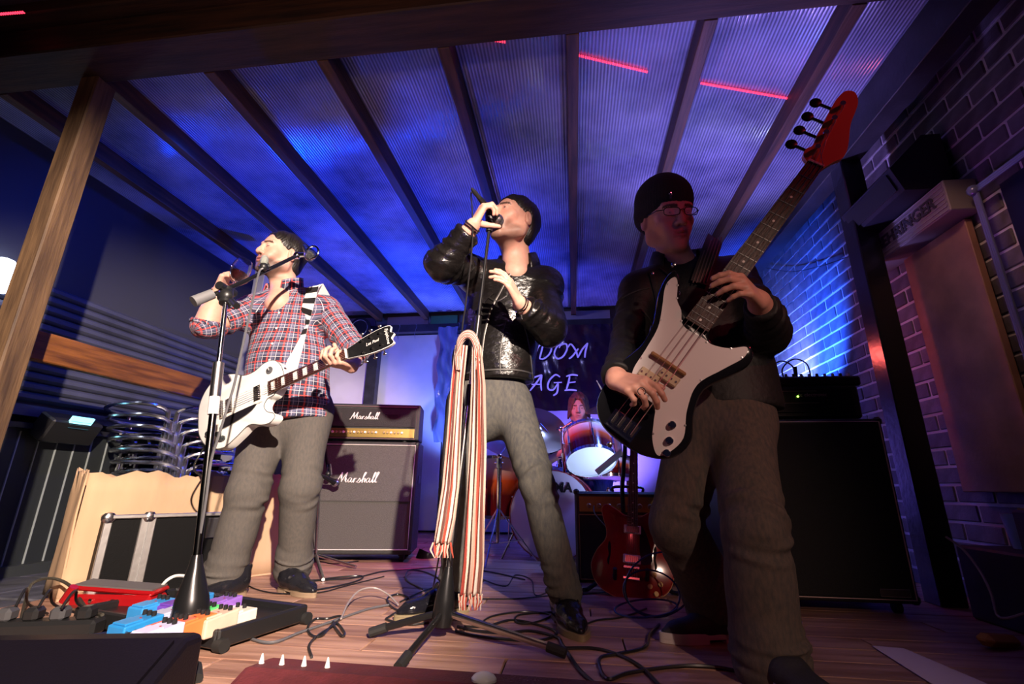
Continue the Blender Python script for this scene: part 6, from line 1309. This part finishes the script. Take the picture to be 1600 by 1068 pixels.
for i in range(3): MB().tube(catmull([(-.10+i*.08,-.02,.09),(-.14+i*.09,.03,.13),(-.2+i*.1,.10,.07),(-.25+i*.16,.22,.01)],6),.004,6).obj('lead',CABLE,mt)
# stacked chrome chairs
def chair():
    o=thing('stacking_chair','x','chair'); f=.012; ALC=mat('polished_aluminium',(.85,.85,.88),.22,1)
    for sd in (-1,1):
        pts=[(sd*.018,-.275,.0),(sd*.018,-.285,.25),(sd*.018,-.290,.50),(sd*.03,-.295,.545),(sd*.09,-.300,.572),(sd*.17,-.265,.58),(sd*.26,-.16,.585),(sd*.30,0,.59),(sd*.27,.16,.60),(sd*.16,.27,.605),(0,.31,.61)]
        MB().tube(catmull(pts,5),f,8).obj('arm_frame',ALC,o)
        MB().tube(catmull([(sd*.22,.24,0),(sd*.225,.235,.3),(sd*.22,.22,.59)],4),f,8).obj('rear_leg',CHROME,o)
    MB().tube([(.24*math.cos(a),.24*math.sin(a)-.02,.40) for a in np.linspace(0,6.283,25)[:-1]],f*.8,8,True).obj('seat_ring',CHROME,o)
    for i in range(7): x=-.18+i*.06; L_=2*math.sqrt(max(.0,.235**2-x*x)); MB().box((x,-.02,.405),(.046,L_,.006)).obj('seat_slat',BLK_METAL,o)
    for i in range(3): MB().tube([(.285*math.cos(a),.285*math.sin(a)+.01,.45+i*.05) for a in np.linspace(.6,2.54,9)],[(.003,.017)]*9,6,flat=(0,0,1) if False else (1,0,0)).obj('back_slat',BLK_METAL,o)
    return o
c0=chair(); names=['lowest','second lowest','third from the bottom','middle','third from the top','second highest','topmost']
for i in range(7):
    c=c0 if i==0 else copy_tree(c0); c.matrix_world=Matrix.Translation((-2.46-.04*i,2.86+.01*i,-.08+.068*i))@Matrix.Rotation(.72,4,'Z')@Matrix.Rotation(-.01*i,4,'X')@Matrix.Scale(1.22,4)@Matrix.Diagonal((1,1,.82,1))
    tag(c,names[i]+' shiny chrome armchair in the stack behind the cardboard box','chair','stacked chrome chairs')
# lamp, lit screen
lm=thing('wall_lamp','glowing round white lamp at the left edge behind the post','lamp',PX(4,430,-3.05)); MB().sphere((0,0,0),.085,16,sc=(.6,1,1.2)).obj('globe',mat('lamp_globe',(1,1,1),.4,emit=(.75,.85,1),es=9),lm); MB().cyl((-.07,0,-.04),(-.02,0,-.02),.03,12).obj('bracket',BLACK,lm)
q=PX(114,662,-2.96); cs=thing('lighting_controller','black device with lit pale blue display on the ledge below the shutter','controller',q,0); MB().box((-.03,.0,-.03),(.12,.30,.14),bev=.01,rot=(0,.5,0)).obj('case',BLACK,cs)
sc_=MB().box((.045,.0,.0),(.012,.13,.085),rot=(0,.5,0)).obj('display',mat('display_blue',(.3,.8,.9),.4,emit=(.25,.75,.9),es=1.6),cs)
for i in range(4): MB().box((.0515-.009*(i-1.5)*-1*.5,.0,.0+(i-1.5)*.019),(.006,.12,.0022),rot=(0,.5,0)).obj('display_line',mat('display_dark',(.02,.08,.10),.5),sc_)
# ================================================================ BACK: BANNER, SPOTS
def strokes2(lines,k,ox,oz,y,r): 
    b=MB()
    for l in lines:
        c=catmull([(ox+p[0]*k,y,oz+p[1]*k) for p in l],6) if len(l)>2 else [(ox+p[0]*k,y,oz+p[1]*k) for p in l]
        n=len(c); b.tube(c,[(.0015,r*(1-.35*abs(2*i/(n-1)-1)**3)) for i in range(n)],6,flat=(0,1,0))
    return b
GL={'F':[[(.15,0),(.3,.5),(.4,.95)],[(.2,.9),(.5,1.0),(.95,.95)],[(.25,.5),(.6,.55)]],'R':[[(.1,0),(.3,.9)],[(.15,.85),(.6,1.05),(.75,.7),(.3,.45)],[(.35,.45),(.6,.1),(.9,.05)]],
 'E':[[(.35,.95),(.25,.5),(.12,.08)],[(.12,.9),(.5,1.0),(.85,.95)],[(.28,.5),(.7,.55)],[(.0,.02),(.4,.05),(.75,.0)]],
 'D':[[(.35,.90),(.25,.5),(.12,.0)],[(-.05,.5),(.1,.85),(.6,1.05),(.88,.75),(.75,.3),(.4,0),(.12,.0)]],'O':[[(.55,1.0),(.2,.75),(.05,.3),(.25,0),(.6,.15),(.85,.6),(.8,.95),(.5,.9),(.35,.7)]],
 'M':[[(-.05,.75),(.15,.95),(.45,.5),(.55,.05)],[(0,0),(.25,.2),(.6,.65)],[(.55,.05),(.85,.6),(1.2,1.0)],[(1.2,1.0),(1.05,.5),(.98,.05)]],
 'A':[[(.0,.65),(.3,.85),(.75,1.0)],[(.0,.0),(.4,.5),(.75,1.0)],[(.75,1.0),(.68,.5),(.72,.0)],[(.1,.4),(.72,.4)]],'G':[[(.85,.85),(.55,1.0),(.15,.6),(.1,.15),(.4,.05),(.7,.45)],[(.45,.5),(.95,.52)],[(.72,.5),(.65,-.1),(.4,-.3)]],
 'S':[[(.8,.9),(.4,1.0),(.2,.75),(.6,.45),(.55,.1),(.1,.05)]],'T':[[(.0,.9),(.5,1.0),(1.0,.95)],[(.5,.98),(.4,.0)]]}
bn=thing('banner','black shiny banner with white hand lettering hanging on the back wall','banner',(-.3,4.93,1.65))
V=[];F=[]; nx,nz=60,30; x0,x1,z0,z1=-.98,.62,1.22,2.16; rr=np.random.default_rng(5)
for s in (0,1):
    for j in range(nz):
        for i in range(nx):
            x=x0+(x1-x0)*i/(nx-1); z=z0+(z1-z0)*j/(nz-1); V.append((x,4.93+s*.004+.008*math.sin(x*19+math.sin(z*5)*1.5)+.006*math.sin(x*47+z*13)+.004*math.sin(z*31+x*7),z))
N=nx*nz
for j in range(nz-1):
    for i in range(nx-1): a=j*nx+i; F.append((a,a+1,a+nx+1,a+nx)); F.append((N+a,N+a+nx,N+a+nx+1,N+a+1))
meshobj('sheet',V,F,mat('banner_plastic',(.010,.008,.020),.22,col2='#2a0f1c',nscale=3,bump=.4,bscale=14,stretch=(2.5,1,.4)),bn,True,True)
LWH=mat('banner_paint',(.85,.85,.92),.6)
cx=lambda px,py:P(px,py,4.9)
for word,y0_,xs_ in (('FREEDOM',560,(754,776,797,818,840,865,889)),('STAGE',610,(774,800,828,854,882))):
    for ch,x_ in zip(word,xs_): q=cx(x_,y0_); strokes2(GL[ch],.17,q[0],q[2],4.905,.011).obj('painted_letter',LWH,bn,world=True)
cu=thing('curtain_strip','crinkled blue lit plastic strip at the left edge of the banner','curtain',(-1.38,4.9,1.6)); V=[];F=[]
for s in (0,1):
    for j in range(30):
        for i in range(10): x=-1.46+.22*i/9; z=.9+1.28*j/29; V.append((x+.015*math.sin(z*17),4.92+s*.003+.02*math.sin(i*1.6+j*.35)+.012*math.sin(j*1.3+i),z))
for j in range(29):
    for i in range(9): a=j*10+i; F.append((a,a+1,a+11,a+10)); F.append((300+a,300+a+10,300+a+11,300+a+1))
meshobj('plastic',V,F,mat('plastic_sheet',(.16,.18,.30),.15,spec=.9),cu,True,True)
for i,(x,z) in enumerate(((-1.25,2.2),(-1.95,2.2),(-1.75,2.2))): tag(MB().tube(catmull([(x,4.93,2.23),(x+.02,4.92,2.20),(x,4.92,2.12),(x+.01,4.92,2.05)],5),.003,6).obj('wire_hook',STEEL),['thin wire hook under the back beam beside the plastic strip','thin wire hook under the back beam right of the back post','thin wire hook hanging between the other two'][i],'hook')
rs=thing('round_speaker','small round dark speaker on the back beam behind the guitar neck','speaker',P(563,513,4.9)); MB().lathe([(.05,0),(.13,0),(.13,.02),(.05,.035),(0,.03)],24,M=zframe((0,0,0),(0,-1,0))).obj('housing',BLACK,rs); MB().lathe([(.09,.026),(.095,.03),(.1,.026)],24,M=zframe((0,0,0),(0,-1,0))).obj('chrome_ring',STEEL,rs)
def parcan(loc,to,label,r=.07,em=None,L=.14,es=30):
    o=thing('par_light',label,'spotlight',M=zframe(loc,np.array(to)-np.array(loc))); MB().lathe([(0,-L),(r*.6,-L),(r*.95,-L*.6),(r,0),(r*.92,0),(r*.85,-L*.2)],24).obj('can',BLK_METAL,o); MB().lathe([(r*.9,-.012),(0,-.006)],24).obj('lens',mat('lens_%d'%int(em[2]*100+em[0]*10),em,.3,emit=em,es=es) if em else GLS,o)
    MB().tube([(r*1.15,0,-L*.5),(r*1.2,0,-L*1.2),(-r*1.2,0,-L*1.2),(-r*1.15,0,-L*.5)],.006,6).obj('yoke',BLK_METAL,o); return o
parcan(P(1124,832,2.75),P(1124,832,2.75)+np.array([-.85,-.25,.42]),'bright blue white stage light on the floor behind the bass player\'s legs',.062,(.5,.7,1.))
parcan(P(1192,556,2.95),P(1192,556,2.95)+np.array([.5,-1,.1]),'glowing red lamp behind the bass player\'s elbow',.055,(1,.12,.10),.1,60)
rl=[o for o in bpy.data.objects if o.name=='par_light.001'][0]; q=WM(rl).translation; MB().tube([q+Vector((0,.02,-.06)),Vector((q.x,q.y+.03,.02))],.012,8).obj('stand_pole',BLK_METAL,rl,world=True); MB().lathe([(.16,0),(.16,.012),(.02,.03),(0,.03)],20,M=Matrix.Translation((q.x,q.y+.03,0))).obj('stand_base',BLK_METAL,rl,world=True)
parcan(P(668,862,3.35),P(668,862,3.35)+np.array([.35,.2,.9]),'blue lit stage light on the floor beside the tall cabinet',.06,(.05,.15,1.),.12,4)
rk=thing('equipment_rack','dark tubular rack and cable clutter behind the bass player\'s legs','rack',(.78,2.75,0))
for a,b_ in (((1085,900),(1112,690)),((1160,900),(1140,700))): MB().tube([P(*a,2.8),P(*b_,2.8)],.012,8).obj('upright',BLK_METAL,rk,world=True)
MB().tube([P(1088,880,2.8),P(1140,790,2.8)],.006,8).obj('brace',CHROME,rk,world=True); MB().tube([P(1098,790,2.78),P(1118,738,2.78)],.022,10).obj('chrome_arm',CH2,rk,world=True); MB().tube([P(1100,735,2.78),P(1126,732,2.78)],.012,10).obj('cross_bar',CHROME,rk,world=True)
for i in range(14): a=rng.uniform(0,6.28,3); q=P(1100+rng.uniform(-12,45),840+rng.uniform(0,70),2.7); MB().tube(catmull([q,q+np.array([.03*math.cos(a[0]),.02,.03]),q+np.array([.04*math.cos(a[1]),.0,-.02]),q+np.array([.03*math.cos(a[2]),-.02,.02])],4),.005,6).obj('cable_loop',CABLE if i%3 else STEEL,rk,world=True)
# ================================================================ FOREGROUND AND RIGHT EDGE
MAR=mat('maroon_cloth',(.10,.012,.016),.8,noise=.2,nscale=30,bump=.4,bscale=200)
def wedge(name,label,x0,x1,yb,yf_,h,m,rz=0):
    c=((x0+x1)/2,(yb+yf_)/2); o=thing(name,label,'monitor',(c[0],c[1],0),rz); w_=(x1-x0)/2; d=(yb-yf_)/2
    b=MB(); V=[(x,y,z) for x in (-w_,w_) for y,z in ((-d,0),(-d,h*.25),(d*.55,h),(d,h*.95),(d,0))]; s=b.add(V,[tuple(range(5)),tuple(range(5,10))[::-1]]+[(i,(i+1)%5,5+(i+1)%5,5+i) for i in range(5)]).obj('cabinet',m,o,smooth=False); bm=s.modifiers.new('b','BEVEL'); bm.width=.018; bm.segments=3
    a=np.array([0,-d,h*.25]); e=np.array([0,d*.55,h]); mid=(a+e)/2; n_=vn(np.cross((1,0,0),e-a)); MB().box(mid+n_*.004,(w_*1.85,np.linalg.norm(e-a)*.88,.008),rot=(math.atan2(e[2]-a[2],e[1]-a[1]),0,0)).obj('grille',m,o); return o
wedge('stage_monitor','dark red wedge monitor across the bottom edge of the picture',-.60,.12,.98,.60,.150,MAR,-.03)
wedge('stage_monitor','black wedge monitor filling the bottom left corner',-1.30,-.80,1.08,.74,.145,mat('black_cloth',(.004,.003,.006),.5,bump=.2,bscale=200,spec=.15),.22)
for i,(x,y) in enumerate(((430,1017),(460,1022),(493,1025),(528,1029))): q=P(x,y,.97); tag(MB().lathe([(.005,0),(.0035,.008),(.0015,.016),(0,.017)],10,M=Matrix.Translation(Vector((q[0],.93,.147)))).obj('cone_knob',WHITE),['leftmost','second from left','third from left','rightmost'][i]+' tiny pale cone on the dark red monitor\'s edge','knob','pale cones on the monitor')
q=P(755,1042,.9); tag(MB().sphere((q[0],.91,.150),.022,14,sc=(1,.8,.55)).obj('white_cap',WHITE),'smooth white cap lying on the dark red monitor','cap')
a,b_,c,d=[PZ(x,y,.004) for x,y in ((1362,1008),(1412,1012),(1560,1075),(1468,1075))]
tag(MB().add([a,b_,c,d,a+[0,0,-.002],b_+[0,0,-.002],c+[0,0,-.002],d+[0,0,-.002]],[(0,3,2,1),(4,5,6,7),(0,1,5,4),(1,2,6,5),(2,3,7,6),(3,0,4,7)]).obj('paper_sheet',mat('paper',(.55,.45,.48),.8)),'pale strip of paper on the floor at the bottom right','paper')
q=PZ(1560,1000,.02); tag(MB().box((q[0],q[1],.02),(.14,.05,.035),bev=.015,rot=(0,.1,.4)).obj('folded_cloth',mat('mustard_cloth',(.45,.20,.03),.9)),'small mustard folded cloth on the floor at the right edge','cloth')
# board, carton and speaker on the right wall
tb=tag(MB().box((1.735,2.245,1.03),(.03,.40,1.14),bev=.003).obj('wall_panel',mat('tan_board',(.34,.20,.11),.6,noise=.25,nscale=7,bump=.2)),'tall tan board leaning against the brick wall right of the black post','board')
ct=thing('carton','grey ribbed carton with raised lettering above the tan board','carton',(1.70,2.30,1.69)); MB().box((0,0,0),(.13,.62,.15),bev=.004).obj('box',mat('grey_card',(.22,.21,.20),.6,bump=.3),ct)
for i in range(8): MB().box((-.067,0,-.067+i*.019),(.004,.60,.004)).obj('rib',mat('rib_grey',(.28,.27,.26),.6),ct)
text('raised_lettering','BEHRINGER',.080,Matrix(((0,0,-1,-.069),(-1,0,0,-0.035),(0,1,0,.005),(0,0,0,1))),mat('carton_ink',(.04,.04,.045),.6),ct,ext=.002,bold=.002)
ps=thing('wall_speaker','black wedge shaped speaker on top of the lettered carton','speaker',(1.66,2.28,1.79)); b=MB(); V=[(x,y,z) for y in (-.22,.20) for x,z in ((.08,-.02),(-.13,-.02),(-.17,.10),(.0,.27),(.08,.27))]; b.add(V,[tuple(range(5)),tuple(range(5,10))[::-1]]+[(i,(i+1)%5,5+(i+1)%5,5+i) for i in range(5)]).obj('cabinet',mat('speaker_navy',(.012,.013,.022),.45,bump=.4,bscale=300),ps,smooth=False); MB().box((-.156,-.01,.04),(.006,.36,.09),rot=(0,-.32,0)).obj('grille',BLACK,ps)
dr=struct(MB().box((1.765,1.28,.83),(.02,1.22,1.66)),'door_1',mat('navy_door_paint',(.010,.014,.05),.4)); MB().box((1.75,1.28,.83),(.012,1.0,1.45)).obj('door_panel',mat('navy_door_paint',(0,0,0)),dr); MB().cyl((1.75,1.8,.8),(1.70,1.8,.8),.012,10).obj('door_handle',STEEL,dr)
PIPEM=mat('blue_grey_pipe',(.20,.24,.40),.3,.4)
pi_=thing('conduit_pipe','blue lit ribbed pipe running up the wall and towards the camera','pipe',(1.70,1.93,0))
for o_ in (-.009,0,.009): MB().tube([(1.695,1.93+o_,0),(1.695,1.93+o_,1.66)],.006,8).obj('upright_pipe',PIPEM,pi_,world=True); MB().tube([(1.695,1.93,1.665+o_),(1.695,1.05,1.665+o_)],.006,8).obj('level_pipe',PIPEM,pi_,world=True)
MB().sphere((1.69,1.93,1.665),.024,10).obj('elbow',PIPEM,pi_,world=True)
# low black crate with cup and small amp
kt=tag(MB().box((1.62,2.02,.13),(.26,.42,.26),bev=.008).obj('crate',mat('crate_black',(.012,.010,.010),.6)),'low black crate in the dark right corner below the tan board','crate')
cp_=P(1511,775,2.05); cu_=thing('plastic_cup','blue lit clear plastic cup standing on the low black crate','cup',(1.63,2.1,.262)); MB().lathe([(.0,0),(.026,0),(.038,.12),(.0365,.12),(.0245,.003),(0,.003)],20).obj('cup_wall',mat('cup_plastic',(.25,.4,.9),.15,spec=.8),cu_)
am=thing('small_amplifier','tiny black practice amplifier with faint lettering at the right edge','amplifier',(1.61,1.90,.262)); MB().box((0,0,.07),(.18,.14,.14),bev=.008).obj('shell',TOLEX,am); MB().box((0,-.0,.143),(.16,.10,.006)).obj('top_plate',GOLD,am)
text('lettering','Lax',.035,Matrix(((1,0,0,0),(0,0,-1,-.0715),(0,1,0,.09),(0,0,0,1))),mat('faint_print',(.5,.45,.42),.5),am,shear=.2)
for i in range(4): MB().cyl((-.05+i*.032,-.02,.146),(-.05+i*.032,-.02,.158),.007,8).obj('knob',NICK,am)
# red reflected light streaks on the roof sheets, added as glowing dots
STREAK=mat('red_led',(1,.03,.05),.5,emit=(1,.03,.07),es=3)
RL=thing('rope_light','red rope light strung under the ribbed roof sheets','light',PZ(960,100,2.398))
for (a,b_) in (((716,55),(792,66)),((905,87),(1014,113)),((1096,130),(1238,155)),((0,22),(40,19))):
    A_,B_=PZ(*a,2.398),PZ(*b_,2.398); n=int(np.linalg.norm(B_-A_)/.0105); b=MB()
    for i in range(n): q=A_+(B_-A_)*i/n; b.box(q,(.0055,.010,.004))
    tag(b.obj('led_dots',STREAK,RL,world=True,smooth=False),kind='stuff')
